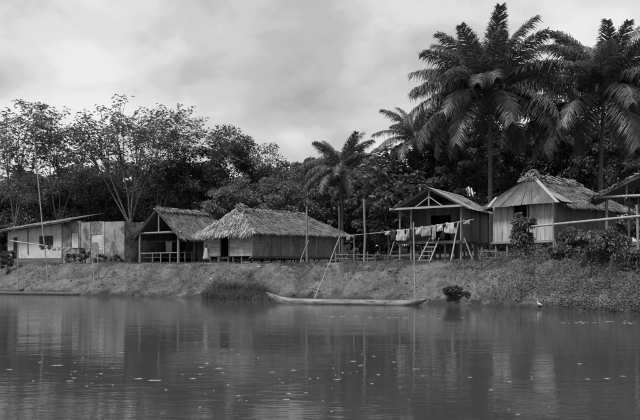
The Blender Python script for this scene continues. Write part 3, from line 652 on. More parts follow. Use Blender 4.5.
def palm(name, label, px, d, crown_y, base_px, scale, n, group='coconut palms', seed=0, coco=8, thick=.14):
    rr = random.Random(seed); x = ax(base_px, d); g = gzf(x, d); t = thing(name, label, 'palm tree', (x, d, g), 0, group)
    top = Vector((ax(px, d) - x, 0, EYE + (HOR - crown_y) / FPX * d - g)); m = MB()
    pts = [(top.x * q ** 1.6, .15 * math.sin(q * 3), -.3 + (top.z + .3) * q) for q in np.linspace(0, 1, 26)]
    m.tube(pts, [thick * (1.35 - .5 * q) * (1.06 if k % 2 else .97) for k, q in enumerate(np.linspace(0, 1, 26))], 10); m.build('trunk', M['palm_trunk'], t)
    m = MB(); m.tube([top - Vector((0, 0, .5)), top, top + Vector((0, 0, .7))], [thick * 1.1, thick * 1.9, thick * .5], 8); m.build('crown_shaft', M['rachis'], t)
    for k in range(n):
        q = k / (n - 1); az = k * 2.39996 + rr.uniform(-.2, .2); kind = min(4, int(q * 5)); rac, lf = FR[kind]
        tilt = -.5 + 1.75 * q + rr.uniform(-.1, .1)          # inner fronds upright, outer ones hang
        sc = scale * (.90 + .14 * min(1, q * 1.7) + rr.uniform(-.09, .07))
        f = link('frond', rac, t); f.location = top + Vector((math.cos(az) * .12, math.sin(az) * .12, .35 - .45 * q)); f.rotation_euler = (rr.uniform(-.45, .45), tilt, az); f.scale = (sc, sc, sc)
        l = link('leaflets', dry if (q > .96 and k % 2) else lf, f)
    for k in range(3 if coco > 5 else 0):                      # pale flower spathes hanging out of the crown
        a = -1.57 + (k - 1) * .8; m = MB(); c = top + Vector((math.cos(a) * .2, math.sin(a) * .2, .5)); dr = Vector((math.cos(a), math.sin(a), 0))
        m.tube([c, c + dr * .55 + Vector((0, 0, .45)), c + dr * 1.0 + Vector((0, 0, .05)), c + dr * 1.15 + Vector((0, 0, -.75))], [.07, .11, .13, .04], 7); m.build('flower_spathe', M['thatch_pale'], t)
    for k in range(coco):
        a = rr.uniform(0, 6.28); m = MB(); c = top + Vector((math.cos(a) * .34, math.sin(a) * .34, -.35 - rr.random() * .35)); m.ball(c, (.13, .13, .16)); m.build('coconut', M['coconut'], t)
    return t

# two big palms over the right-hand houses, two smaller ones in the middle
palm('coconut_palm', 'tall coconut palm with full crown rising behind the gap between stilt houses', 490, 58, 95, 491, 1.03, 44, seed=3)
palm('coconut_palm', 'tall coconut palm at the right edge behind the long thatch roof', 604, 57, 96, 600, 1.03, 40, seed=9)
palm('coconut_palm', 'shorter coconut palm standing just behind the thatched hut roof', 341, 68, 170, 343, .60, 24, seed=5, coco=4)
palm('coconut_palm', 'small leaning coconut palm half hidden right of the hut palm', 359, 71, 180, 355, .56, 20, seed=12, coco=3)
palm('coconut_palm', 'low coconut palm half hidden in dark trees left of the tall palm', 416, 66, 140, 428, .6, 18, seed=21, coco=0)

G1 = 'trees behind the left houses'; G2 = 'trees behind the thatched hut'; G3 = 'dark trees behind the palms'
open_tree('forked_tree', 'pale-trunked forking tree with big rosette leaves right behind the concrete wall', 134, 76, [(70, 122), (84, 112), (98, 108), (112, 116), (124, 106), (138, 112), (150, 108), (162, 116), (108, 128), (132, 126), (92, 130), (148, 130), (160, 134), (118, 140), (78, 142)], M['leaf_c'], .42, group=G1, rbase=.15)
open_tree('forked_tree', 'open tree spreading right over the shelter, topmost leaves at the right of the crown', 150, 78, [(158, 122), (168, 112), (178, 108), (186, 116), (192, 126), (198, 134), (172, 132), (182, 142), (164, 146)], M['leaf_c'], .42, group=G1, rbase=.11)
open_tree('forked_tree', 'thin open tree at the left edge with leaves against the sky', 12, 74, [(8, 116), (20, 110), (32, 106), (42, 112), (4, 130), (16, 134), (28, 124), (46, 126), (6, 152), (14, 168)], M['leaf_c'], .42, group=G1, rbase=.11)
open_tree('forked_tree', 'slim open tree leaning left behind the tall bamboo pole', 58, 77, [(50, 122), (60, 116), (70, 126), (46, 140), (58, 138), (72, 142), (64, 154)], M['leaf_c'], .42, group=G1, rbase=.11)
tree('leafy_tree', 'dark rounded tree filling in low behind the whitewashed house', 34, 84, 172, 96, M['leaf_b'], .42, 50, 120, group=G1)
tree('leafy_tree', 'dense dark tree under the open crowns at the left', 88, 82, 168, 90, M['leaf_b'], .42, 56, 120, group=G1)
tree('leafy_tree', 'dense mid-dark tree behind the forking pale trunks', 134, 84, 160, 92, M['leaf_a'], .42, 56, 120, group=G1)
tree('leafy_tree', 'dark tree rising behind the open shelter roof', 184, 80, 152, 70, M['leaf_b'], .40, 50, 120, group=G1)
tree('leafy_tree', 'broad dark round-topped tree left of centre, tallest behind the shelter', 226, 82, 137, 84, M['leaf_b'], .38, 64, 130, group=G2)
tree('leafy_tree', 'paler bushy tree just above the hut ridge tuft', 238, 70, 178, 58, M['leaf_c'], .36, 34, 100, group=G2)
tree('leafy_tree', 'mid-grey rounded tree behind the middle of the hut roof', 282, 80, 163, 78, M['leaf_a'], .38, 50, 120, group=G2)
tree('leafy_tree', 'wide leafy tree filling in left of the hut palm', 312, 76, 154, 66, M['leaf_a'], .38, 50, 120, group=G2)
tree('leafy_tree', 'light-leaved low tree over the right end of the hut roof', 298, 69, 182, 62, M['leaf_c'], .34, 34, 110, group=G2)
tree('leafy_tree', 'dark tree behind the small leaning palm', 372, 80, 163, 66, M['leaf_b'], .38, 44, 120, group=G2)
open_tree('breadfruit_tree', 'large-leaved tree standing against the sky left of the porch house', 388, 64, [(378, 160), (386, 154), (394, 146), (372, 172), (384, 174), (398, 166), (376, 188), (392, 186), (402, 178)], M['leaf_b'], .66, bark=M['bark'], nleaf=8, rbase=.11)
tree('leafy_tree', 'tall dark tree reaching up left of the tallest palm crown', 458, 68, 60, 70, M['leaf_b'], .38, 66, 140, crown_frac=.85, group=G3)
tree('leafy_tree', 'dark bushy tree just over the porch house roof', 432, 66, 118, 64, M['leaf_b'], .38, 56, 130, crown_frac=.85, group=G3)
tree('leafy_tree', 'dark tree behind the tallest palm trunk', 512, 72, 108, 62, M['leaf_b'], .4, 50, 120, crown_frac=.7, group=G3)
tree('leafy_tree', 'dark tree between the tall palms over the thatch ridge', 556, 70, 98, 74, M['leaf_b'], .4, 60, 130, crown_frac=.85, group=G3)
tree('leafy_tree', 'dark tree under the right-hand palm crown', 606, 68, 112, 80, M['leaf_b'], .4, 60, 130, crown_frac=.85, group=G3)
tree('leafy_tree', 'dark tree cut by the right edge behind the platform house', 650, 66, 100, 76, M['leaf_b'], .4, 56, 120, crown_frac=.85, group=G3)
tree('leafy_tree', 'low dark tree in the gap between hut and porch house', 380, 66, 196, 56, M['leaf_b'], .36, 40, 110, crown_frac=.9, group=G3)
tree('leafy_tree', 'low leafy tree behind the thick grey post', 360, 70, 204, 40, M['leaf_a'], .36, 34, 110, crown_frac=.9, group=G3)
tree('leafy_tree', 'thin-crowned tree between the porch house roof and the board house roof', 476, 63, 150, 44, M['leaf_b'], .36, 40, 110, crown_frac=.9, group=G3)

# forest wall further back: one mass
V = []; F = []; off = 0
for k in range(70):
    px = -60 + k * 11.2 + R.uniform(-6, 6); d = R.uniform(88, 104)
    top = np.interp(px, [-60, 60, 130, 200, 260, 330, 400, 430, 640, 720], [176, 170, 166, 160, 172, 172, 178, 130, 110, 110]) + R.uniform(-6, 8)
    x = ax(px, d); zt = EYE + (HOR - top) / FPX * d; g_ = gzf(x, d); H = zt - g_
    (v, f), _ = crown_leaves(H * .5, R.uniform(3.2, 4.6), 2.5, H * .5, 40, 70, .55, .6); v[:, 0] += x; v[:, 1] += d; v[:, 2] += g_ - .1
    V.append(v); F.append(f + off); off += len(v)
for k in range(90):
    px = -70 + k * 9 + R.uniform(-5, 5); d = R.uniform(76, 87); H = R.uniform(2.4, 4.6)
    (v, f), _ = crown_leaves(H * .42, R.uniform(1.6, 2.4), 1.5, H * .55, 20, 50, .4, .6); v[:, 0] += ax(px, d); v[:, 1] += d; v[:, 2] = np.maximum(v[:, 2], -.1) + gzf(ax(px, d), d)
    V.append(v); F.append(f + off); off += len(v)
fo = link('forest', np_mesh('forest', np.concatenate(V), np.concatenate(F)), None, M['leaf_b']); tag(fo, 'dark far forest wall behind all the houses and trees', 'forest', kind='stuff')

def shrub(name, label, px, d, top, width, material, size=.2, clumps=26, nleaf=70, group=None, base=None, aspect=.45):
    x = ax(px, d); g = gzf(x, d); zt = EYE + (HOR - top) / FPX * d; H = max(.4, zt - g); rx = width / FPX * d / 2
    t = thing(name, label, 'shrub', (x, d, g), 0, group)
    (V, F), cl = crown_leaves(H * .52, rx, rx * .8, H * .5, clumps, nleaf, size, aspect)
    V[:, 2] = np.maximum(V[:, 2], .02); m = MB()
    for q in cl[::3]: m.tube([(R.uniform(-.1, .1), R.uniform(-.1, .1), -.15), (q[0] * .4, q[1] * .4, q[2] * .55), tuple(q)], [.03, .022, .01], 5, False)
    m.build('stem', M['bark_dark'], t); link('foliage', np_mesh('foliage', V, F), t, material); return t
shrub('leafy_bush', 'tall leafy bush in front of the board house doorway', 523, 44.6, 211, 25, M['weeds'], .24, 34, 80)
G4 = 'bushes at the right bank'
shrub('leafy_bush', 'light leafy bush below the bamboo rail beside the leaning stilt', 574, 42.5, 228, 36, M['weeds'], .2, 40, 90, group=G4)
shrub('leafy_bush', 'wide leafy bush in front of the platform house post', 603, 40, 229, 46, M['weeds'], .2, 40, 90, group=G4)
shrub('leafy_bush', 'low leafy bush at the right edge under the platform', 634, 38, 250, 34, M['weeds'], .2, 30, 80, group=G4)
shrub('leafy_bush', 'small pale bush at the foot of the leaning stilt', 560, 42, 246, 22, M['weeds'], .18, 26, 70, group=G4)
shrub('dark_bush', 'low dark bush at the waterline right of the dugout canoe', 457, 43.0, 287, 26, M['leaf_b'], .16, 26, 70)
shrub('dark_bush', 'dark heap of bush at the left edge by the white house', 8, 65, 249, 16, M['leaf_b'], .2, 20, 60)
shrub('low_bush', 'small bush on the bank top beside the stick fence', 383, 50.5, 255, 18, M['weeds'], .16, 20, 60)
shrub('low_bush', 'small scrubby bush behind the stick fence by the thick post', 350, 55, 247, 22, M['weeds'], .18, 22, 60)

G5 = 'weeds along the foot of the concrete wall'
for px, d, tp, w, lab in ((70, 65.5, 253, 12, 'low weed at the left end of the concrete wall'), (84, 64.6, 250, 14, 'tallest weed under the boarded window'), (101, 63.6, 254, 12, 'low weed right of the stout washing pole'), (117, 62.6, 255, 13, 'low weed at the right corner of the concrete wall')):
    shrub('weed_clump', lab, px, d, tp, w, M['leaf_b'], .16, 16, 50, group=G5)
# grass on the bank: blades in tufts
def blades(P, h, w, spread_):
    n = len(P); D = np.stack([rng.normal(0, spread_, n), rng.normal(0, spread_, n), np.ones(n)], 1); D = unit(D); S = unit(np.cross(D, unit(rng.normal(0, 1, (n, 3)))))
    hh = (h * rng.uniform(.5, 1.3, n))[:, None]; ww = w * rng.uniform(.6, 1.3, n)[:, None]; bend = np.stack([rng.normal(0, .35, n), rng.normal(0, .35, n), -.25 * np.ones(n)], 1)
    a = P - S * ww / 2; b = P + S * ww / 2; m_ = P + D * hh * .6; t = P + D * hh + bend * hh * .5
    V = np.stack([a, b, m_ + S * ww * .4, m_ - S * ww * .4, t], 1).reshape(-1, 3); i = np.arange(n) * 5
    return V, np.concatenate([np.stack([i, i + 1, i + 2], 1), np.stack([i, i + 2, i + 3], 1), np.stack([i + 3, i + 2, i + 4], 1)])
def scatter(n, x0, x1, smin, smax, dens):
    t = rng.random(n * 4); x = rng.uniform(x0, x1, n * 4); y = np.interp(x, SHORE[:, 0], SHORE[:, 1]) + rng.uniform(0, (smax) * 1.6, n * 4); s = shore_s(x, y)
    keep = (s > smin) & (s < smax) & (t < dens(x, y, s)); x, y = x[keep][:n], y[keep][:n]
    return np.stack([x, y, gz(x, y) - .015], 1)
patch = lambda x, y: np.clip(.5 + 2.6 * vnoise(x * .55 + 31, y * .55) + 1.6 * vnoise(x * 1.7, y * 1.7 + 8), 0, 1)
P = scatter(60000, -34, 20, .4, 7.5, lambda x, y, s: np.clip(patch(x, y) * 2 - .7, 0, 1) * np.clip((s - 1.2) / 2.2, .03, 1) * np.interp(x, [-30, -15, -6, 0, 8], [.35, .4, .8, .9, 1.0]))
V, F = blades(P, .2, .024, .5); tag(link('bank_grass', np_mesh('bank_grass', V, F), None, M['grass']), 'short rough grass in patches over the muddy river bank', 'grass', kind='stuff')
P2 = scatter(80000, 6.5, 24, .05, 9.0, lambda x, y, s: np.interp(320 + 760 * x / y + 8 * (s < 2.5) * (3 - s), [470, 520, 560, 900], [.0, .35, 1, 1]) * np.clip(patch(x + 2, y - 4) + .35, 0, 1))
def creeper(P, hmax, size):
    Q = P.copy(); n = len(P); Q[:, 2] += rng.random(n) ** 1.6 * hmax * np.clip(.35 + 1.6 * (vnoise(P[:, 0] * .9, P[:, 1] * .9) + .3), .12, 1.4)
    D = rng.normal(0, 1, (n, 3)); D[:, 2] = rng.uniform(-.3, .7, n); return leaves(Q, D, size, .55)
V2, F2 = creeper(P2, .8, .10)
tag(link('creepers', np_mesh('creepers', V2, F2), None, M['weeds']), 'tangled leafy creepers covering the right-hand river bank', 'ground cover', kind='stuff')
def clods(P, rmin, rmax):
    n = len(P); base = np.array([(1, 0, 0), (-.5, .87, 0), (-.5, -.87, 0), (0, 0, .8), (.3, .5, .55), (-.6, .1, .5)]); F0 = np.array([(0, 1, 4), (4, 1, 3), (0, 4, 3), (1, 2, 5), (1, 5, 3), (2, 3, 5), (2, 0, 3)])
    r = (rmin + (rmax - rmin) * rng.random(n) ** 3)[:, None, None]; a = rng.uniform(0, 6.28, n); ca, sa = np.cos(a), np.sin(a); b = base[None] * (1 + rng.normal(0, .25, (n, 6, 3)))
    V = np.stack([b[..., 0] * ca[:, None] - b[..., 1] * sa[:, None], b[..., 0] * sa[:, None] + b[..., 1] * ca[:, None], b[..., 2]], 2) * r + P[:, None, :]
    return V.reshape(-1, 3), (F0[None] + (np.arange(n) * 6)[:, None, None]).reshape(-1, 3)
P = scatter(3200, -32, 16, .1, 5.5, lambda x, y, s: np.clip(patch(x + 40, y - 9) * 1.4 - .3, .05, 1) * np.interp(s, [0, 3, 5.5], [1, .8, .3]))
V, F = clods(P, .025, .13); tag(link('mud_clods', np_mesh('mud_clods', V, F), None, ground.data.materials[0]), 'crumbled clods of mud scattered over the river bank', 'mud', kind='stuff')
xs = rng.normal(0, 1, 6000); P = np.stack([ax(237, 51) + np.clip(xs, -2, 2) * 1.05, 50.0 + rng.normal(0, .45, 6000) - .42 * np.clip(xs, -2, 2), np.zeros(6000)], 1)
P[:, 2] = np.maximum(gz(P[:, 0], P[:, 1]), -.15) - .02
V, F = blades(P, .85, .025, .5); tag(link('reed_clump', np_mesh('reed_clump', V, F), None, M['grass']), 'round clump of tall reedy grass at the waterline left of the canoe', 'reeds', kind='stuff')

# ------------------------------------------------------------------ canoes
def canoe(name, label, A, B, beam, free, material, bowup=.3, thw=3, inner=None):
    A, B = Vector(A), Vector(B); L = (B - A).length; rz = math.atan2(B.y - A.y, B.x - A.x); c = (A + B) / 2
    t = thing(name, label, 'canoe', (c.x, c.y, A.z), rz); n, k = 29, 9; out = []; inn = []
    for i in range(n):
        q = -1 + 2 * i / (n - 1); w = max(.035, beam / 2 * (1 - abs(q) ** 2.6) ** .7); sh = free + bowup * max(0, (-q - .55) / .45) ** 1.8 + bowup * .35 * max(0, (q - .6) / .4) ** 2
        keel = -.22 + (sh - .06 + .22) * max(0, (abs(q) - .72) / .28) ** 1.5
        for j in range(k):
            a = math.pi * j / (k - 1); yy = -math.cos(a) * w; zz = sh + (keel - sh) * math.sin(a) ** .75
            out.append((q * L / 2, yy, zz)); inn.append((q * L / 2 * .975, yy * .84, min(sh - .005, zz + .05)))
    o = len(out); f = []
    for i in range(n - 1):
        for j in range(k - 1):
            p = i * k + j; f.append((p, p + k, p + k + 1, p + 1)); f.append((o + p, o + p + 1, o + p + k + 1, o + p + k))
        for j in (0, k - 1): p = i * k + j; f.append((p, o + p, o + p + k, p + k) if j == 0 else (p, p + k, o + p + k, o + p))
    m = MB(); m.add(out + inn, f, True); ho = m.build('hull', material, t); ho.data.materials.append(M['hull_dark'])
    for pl in ho.data.polygons: pl.material_index = 1 if min(pl.vertices) >= o else 0  # inner faces take the darker hull tone
    for q in np.linspace(-.5, .5, thw): piece('thwart', t, (q * L / 2, 0, free - .07), (.2, beam * .86, .04), M['wood_mid'])
    return t
a, b = at(266, 300, 44.8), at(428, 300, 42.0); a.z = b.z = 0
canoe('dugout_canoe', 'long pale dugout canoe with raised bow moored at the middle of the bank', a, b, .9, .28, M['hull'], .36)
a, b = Vector((ax(-14, 58.5), 58.5, 0)), Vector((ax(90, 56.2), 56.2, 0))
canoe('dugout_canoe', 'low dark dugout canoe lying along the waterline at the left edge', a, b, .8, .2, M['hull_dark'], .1)
a, b = Vector((ax(-30, 62), 62, .05)), Vector((ax(24, 59.4), 59.4, .05))
canoe('dugout_canoe', 'short dark canoe end behind the long left-hand canoe', a, b, .8, .3, M['hull_dark'], .1)

# ------------------------------------------------------------------ poles and posts
def pole(name, label, b_px, b_d, t_px, t_y, t_d=None, r=.042, material=None, cat='pole', group=None, z=None, wob=.07):
    t_d = t_d or b_d; x = ax(b_px, b_d); g = gzf(x, b_d) - .3 if z is None else z
    o = stick(name, None, (0, 0, 0), at(t_px, t_y, t_d) - Vector((x, b_d, g)), r, r * .75, material or M['pole'], wob, 8, 8); o.location = (x, b_d, g)
    return tag(o, label, cat, group)
pole('bamboo_pole', 'very tall leaning bamboo pole in front of the white house', 48.5, 62, 34, 137, r=.055, material=M['bamboo'])
pole('washing_pole', 'thin upright pole at the left bank holding the low washing bar', 18.5, 60.6, 18, 239, r=.045, material=M['bamboo'])
pole('washing_pole', 'stout upright pole in front of the boarded window holding the low line', 98, 57.6, 98, 245, r=.06, material=M['bamboo'])
pole('stick', 'thin leaning stick beside the low washing line in front of concrete wall', 95, 57.2, 91.5, 247, r=.035, material=M['bamboo'])
pole('bank_log', 'thin log lying up the left bank behind the dark canoe', 22, 60.3, 52, 273, 61.5, r=.06, material=M['pole'], cat='log', z=.12)
pole('grey_post', 'tall grey post standing before the middle of the hut side wall', 307.5, 54.5, 307, 206, r=.085)
pole('grey_post', 'slim tall post before the right end of the hut wall', 339.5, 55.5, 339, 206, r=.055)
pole('brace_stick', 'short slanting stick propping the post before the hut', 298, 53.6, 309, 240, 54.3, r=.04)
pole('grey_post', 'thick bare post standing alone between hut and porch house', 364, 53, 364, 199, r=.09)
pole('low_post', 'thin low post under the left end of the washing line', 354, 54, 354, 236, r=.05)
pole('punting_pole', 'long pole slanting up out of the moored canoe', 309, 43.6, 340, 236, 44.6, r=.04, z=-.5, material=M['bamboo'], wob=.02)
pole('mooring_pole', 'thin pale upright pole in the water at the canoe stern', 416, 43.2, 413.5, 222, r=.045, z=-.8, material=M['bamboo'], wob=.03)
pole('prop_pole', 'slanting prop pole under the right of the washing line', 450, 48.0, 458.5, 222, 48.9, r=.055, material=M['bamboo'])
pole('prop_pole', 'short prop leaning left against the porch corner post', 475, 48.6, 464, 238, 49.4, r=.05)
pole('prop_pole', 'short slanting stick under the left corner of the porch', 385, 51.5, 394, 242, 52.0, r=.045)
pole('rail_post', 'leaning forked post carrying the bamboo rail by the board house', 557, 42.8, 553, 222, 42.8, r=.07)
pole('rail_post', 'upright post at the right edge carrying the bamboo rail', 637, 38.9, 636.5, 205, 38.9, r=.085)
a, b = at(521, 227.5, 44.6), at(652, 215, 38.2)
o = stick('bamboo_rail', None, (0, 0, 0), b - a, .06, .075, M['bamboo'], .03, 8, 10); o.location = a; tag(o, 'long pale bamboo rail running across before the right-hand houses', 'rail')
x, y = ax(368, 54.6), 54.6; g = gzf(x, y)
fn = thing('stick_fence', 'low rough stick fence between the hut and the porch house', 'fence', (x, y, g))
for k in range(7): stick('fence_post', fn, (-2.3 + k * .75, -.1 * k, -.2), (-2.3 + k * .75 + R.uniform(-.1, .1), -.1 * k, R.uniform(.55, .95)), .04, .03, M['pole'])
for zz in (.35, .62): stick('fence_rail', fn, (-2.4, 0, zz), (2.4, -.62, zz - .1), .03, .03, M['pole'], .03)

# ------------------------------------------------------------------ washing lines and laundry
def cloth(name, label, cat, top, along, width, length, material, style='towel', group=None, seed=0):
    rr = random.Random(seed); al = Vector(along); al.z = 0; al.normalize(); pr = Vector((-al.y, al.x, 0)); nu, nv = 15, 11; v = []
    ph = rr.uniform(0, 6); fr = rr.uniform(2.0, 3.4)
    for j in range(nv):
        q = j / (nv - 1)
        hw = .5
        if style == 'shirt': hw = .34 if q < .5 else (.5 if q < .93 else .3)
        if style == 'shorts': hw = .42 + .08 * q
        if style == 'rag': hw = .5 - .12 * q * rr.random()
        for i in range(nu):
            u = i / (nu - 1) - .5; uu = u * 2 * hw * width; gap = .0
            fold = (.015 + .05 * q) * math.sin(fr * 2 * math.pi * u + ph) + .02 * math.sin(5 * u + 7 * q)
            zz = -length * q * (1 + .05 * math.sin(4 * u + ph)) - .03 * math.cos(math.pi * u * 2) * (1 - q)
            if style == 'shorts' and q > .55 and abs(u) < .06: zz = -length * (.55 + .05 * abs(u))
            v.append(al * uu + pr * fold + Vector((0, 0, zz)))
    f = [(j * nu + i, j * nu + i + 1, (j + 1) * nu + i + 1, (j + 1) * nu + i) for j in range(nv - 1) for i in range(nu - 1)]
    m = MB(); m.add(v, f, True); o = m.build(name, material); o.location = top; s = o.modifiers.new('thickness', 'SOLIDIFY'); s.thickness = .012
    return tag(o, label, cat, group)
def line_at(A, B, px):
    k = (px - 320) / FPX; t = (k * A.y - A.x) / ((B.x - A.x) - k * (B.y - A.y)); return A.lerp(B, t) + Vector((0, 0, -.10 * math.sin(math.pi * max(0, min(1, t)))))
def rope(name, label, A, B, r=.022, sag=.10, material=None):
    pts = [A.lerp(B, q) + Vector((0, 0, -sag * math.sin(math.pi * q))) - A for q in np.linspace(0, 1, 15)]
    m = MB(); m.tube(pts, r, 6); o = m.build(name, material or M['rope']); o.location = A; return tag(o, label, 'washing line')
A, B = at(339, 236.5, 54.6), at(474, 219.5, 48.7)
rope('washing_line', 'long washing line hung with laundry before the porch house', A, B, .028)
GL = 'laundry before the porch house'
for i, (p0, p1, ln, mt, st, nm, lab) in enumerate((
    (346.5, 350.5, .34, 'grey_cloth', 'rag', 'cloth_rag', 'tiny pale rag at the left end of the long line'),
    (384.5, 389.5, .24, 'white_cloth', 'rag', 'cloth_rag', 'small white rag left of the dark cloth on the line'),
    (390.5, 395.5, .70, 'dark_cloth', 'towel', 'dark_cloth', 'dark cloth hanging just left of the large white cloth'),
    (396.0, 405.5, .78, 'white_cloth', 'shirt', 'white_shirt', 'large bright white shirt, the whitest thing on the line'),
    (406.0, 409.5, .62, 'grey_cloth', 'rag', 'grey_cloth', 'narrow grey cloth right of the large white shirt'),
    (409.5, 413.8, .80, 'dark_cloth', 'towel', 'dark_cloth', 'long dark cloth behind the mooring pole on the line'),
    (415.2, 421.0, .48, 'white_cloth', 'towel', 'white_cloth', 'short white cloth just right of the mooring pole'),
    (420.6, 430.8, .66, 'grey_cloth', 'towel', 'grey_towel', 'wide pale grey towel above the ladder'),
    (431.6, 436.0, .98, 'print_cloth', 'towel', 'spotted_cloth', 'spotted long cloth right of the grey towel'),
    (436.4, 443.0, .46, 'white_cloth', 'shorts', 'white_shorts', 'small white shorts between spotted cloth and dark trousers'),
    (440.5, 445.0, .98, 'dark_cloth', 'shorts', 'dark_trousers', 'long dark trousers hanging left of the white T-shirt'),
    (445.0, 455.0, .70, 'white_cloth', 'shirt', 'white_shirt', 'white T-shirt at the right of the line near the prop pole'),
    (463.0, 470.0, .26, 'grey_cloth', 'rag', 'cloth_rag', 'pale cloth bundled over the right end of the line'))):
    mid_ = line_at(A, B, (p0 + p1) / 2); w = (line_at(A, B, p1) - line_at(A, B, p0)).length * (1.15 if st == 'shirt' else 1)
    if nm == 'dark_trousers': mid_ = mid_ + Vector((.03, .06, 0))
    cloth(nm, lab, 'laundry', mid_ + Vector((0, -.035, .03)), B - A, w, ln, M[mt], st, GL, i + 3)
A, B = at(10.5, 240.8, 60.6), at(44, 245.5, 59.2)
o = stick('washing_bar', None, (0, 0, 0), B - A, .05, .045, M['bamboo'], .02); o.location = A; tag(o, 'pale bamboo bar on the thin pole before the white house', 'bar')
A2 = at(108, 247.2, 57.4)
rope('washing_line', 'low washing line with small clothes before the white house', B, A2, .02, .12)
for i, (p0, p1, ln, mt, st, lab) in enumerate((
    (41, 44.5, .34, 'dark_cloth', 'rag', 'small dark cloth at the bar end, first on the low line'),
    (45, 48, .24, 'white_cloth', 'rag', 'tiny white cloth, second on the low line'),
    (48.5, 51, .30, 'dark_cloth', 'rag', 'tiny dark cloth between small white cloths on the low line'),
    (51.5, 56, .34, 'white_cloth', 'shirt', 'small white shirt under the dark window on the low line'),
    (57, 60.5, .28, 'white_cloth', 'shorts', 'small white shorts right of the small shirt on the low line'),
    (61, 65, .26, 'grey_cloth', 'rag', 'pale grey cloth near the middle of the low line'),
    (65.5, 69.5, .36, 'white_cloth', 'rag', 'last white cloth on the low line before the concrete wall'),
    (79, 86, .42, 'dark_cloth', 'rag', 'dark cloth hanging alone before the concrete wall'))):
    mid_ = line_at(B, A2, (p0 + p1) / 2)
    cloth('small_cloth', lab, 'laundry', mid_ + Vector((0, -.03, .02)), A2 - B, (line_at(B, A2, p1) - line_at(B, A2, p0)).length, ln, M[mt], st, 'laundry before the white house', i + 40)

p_ = at(169, 241.5, 64.6)
cloth('hanging_sheet', 'pale sheet hanging in the dark inside the open shelter', 'laundry', p_, (1, -.3, 0), .62, 1.0, M['grey_cloth'], 'rag', None, 77)
o = stick('hanging_pole', None, (0, 0, 0), (3.0, -.9, 0), .03, .03, M['wood_mid']); o.location = p_ + Vector((-1.6, .48, .02)); tag(o, 'pole slung across the shelter above the pale sheet', 'pole')
# ------------------------------------------------------------------ benches, small things
def bench(label, px, d, w, hgt, rz, group=None):
    x = ax(px, d); t = thing('wooden_bench', label, 'bench', (x, d, gzf(x, d)), rz, group)
    piece('seat', t, (0, 0, hgt), (w, .3, .06), M['pole'])
    for s in (-1, 1):
        for q in (-1, 1): stick('leg', t, (s * w * .42, q * .11, -.08), (s * w * .40, q * .10, hgt), .04, .035, M['pole'])
    stick('stretcher', t, (-w * .4, 0, hgt * .4), (w * .4, 0, hgt * .4), .025, .025, M['pole'])
bench('small wooden bench under the doorway of the thatched hut', 223.5, 57.2, .85, .48, .3)
bench('rough wooden bench between the porch house and the board house', 488, 47.6, 1.15, .68, -.3)
m = MB()
x, y = ax(517, 45.6), 45.6; st = thing('door_steps', 'low wooden steps beneath the board house door beside the bush', 'steps', (x, y, gzf(x, y)), math.radians(34))
for k in range(3): piece('tread', st, (.25 * k, .0, .12 + .25 * k), (.28, .9, .06), M['pole'])
for s in (-.4, .4): stick('side_rail', st, (-.15, s, -.05), (.75, s, .75), .04, .04, M['wood_mid'])
for k, (px, d, lab) in enumerate(((211, 53.6, 'small pale stone on the bank below the person'), (259, 53.2, 'small pale stone on the bank below the hut corner'), (33, 60.9, 'pale flat stone at the top of the left bank'))):
    x = ax(px, d); m = MB(); m.ball((0, 0, .03), (.12, .09, .07)); o = m.build('stone', M['stone']); o.location = (x, d, gzf(x, d)); tag(o, lab, 'stone', 'pale stones on the bank')

# ------------------------------------------------------------------ person in a white dress
def skin_body(name, joints, edges, parent, material, root=0, sub=2):
    me = bpy.data.meshes.new(name); me.from_pydata([j[0] for j in joints], edges, []); o = link(name, me, parent, material)
    sk = o.modifiers.new('skin', 'SKIN'); sk.use_smooth_shade = True
    for i, j in enumerate(joints):
        r = j[1]; me.skin_vertices[0].data[i].radius = r if isinstance(r, tuple) else (r, r)
    me.skin_vertices[0].data[root].use_root = True
    s = o.modifiers.new('smooth', 'SUBSURF'); s.levels = s.render_levels = sub
    return o
px_, pd_ = ax(206.2, 57.0), 57.0
pt = thing('person', 'person in a loose white dress standing at the corner of the hut', 'person', (px_, pd_, gzf(px_, pd_)), math.radians(-12))
J = [((0, 0, .76), (.11, .085)), ((0, 0, .92), (.095, .07)), ((0, -.005, 1.08), (.11, .075)), ((0, 0, 1.17), (.07, .055)), ((0, 0, 1.23), .055), ((0, -.01, 1.31), (.095, .105)), ((0, -.005, 1.40), (.10, .115)), ((0, 0, 1.45), (.07, .08))]
E = [(i, i + 1) for i in range(7)]
def addj(p, r, a): J.append((p, r)); E.append((a, len(J) - 1)); return len(J) - 1
for s in (-1, 1):
    hip = addj((s * .08, 0, .70), .075, 0); kn = addj((s * .085, -.015, .40), .048, hip); an = addj((s * .085, .01, .07), .03, kn); addj((s * .095, -.13, .025), (.03, .02), an)
    sh = addj((s * .15, 0, 1.14), .045, 3); el = addj((s * .20, .02, .92), .034, sh); wr = addj((s * .205, -.05, .72), .023, el); pm = addj((s * .205, -.07, .655), (.014, .03), wr)
    for k, (dy, ln) in enumerate(((-.024, .065), (-.008, .078), (.008, .072), (.022, .055))):
        kn_ = addj((s * .205, -.075 + dy, .655 - ln * .55), .008, pm); addj((s * .198, -.08 + dy, .655 - ln), .007, kn_)
    t1 = addj((s * .195, -.105, .66), .009, pm); addj((s * .19, -.118, .63), .008, t1)
body = skin_body('body', J, E, pt, M['skin'])
m = MB(); m.ball((0, .016, 1.42), (.085, .095, .082), 12, 8); m.build('hair', M['hair'], pt)
m = MB(); m.ball((0, -.085, 1.345), (.012, .018, .018), 6, 4); m.build('nose', M['skin'], pt)
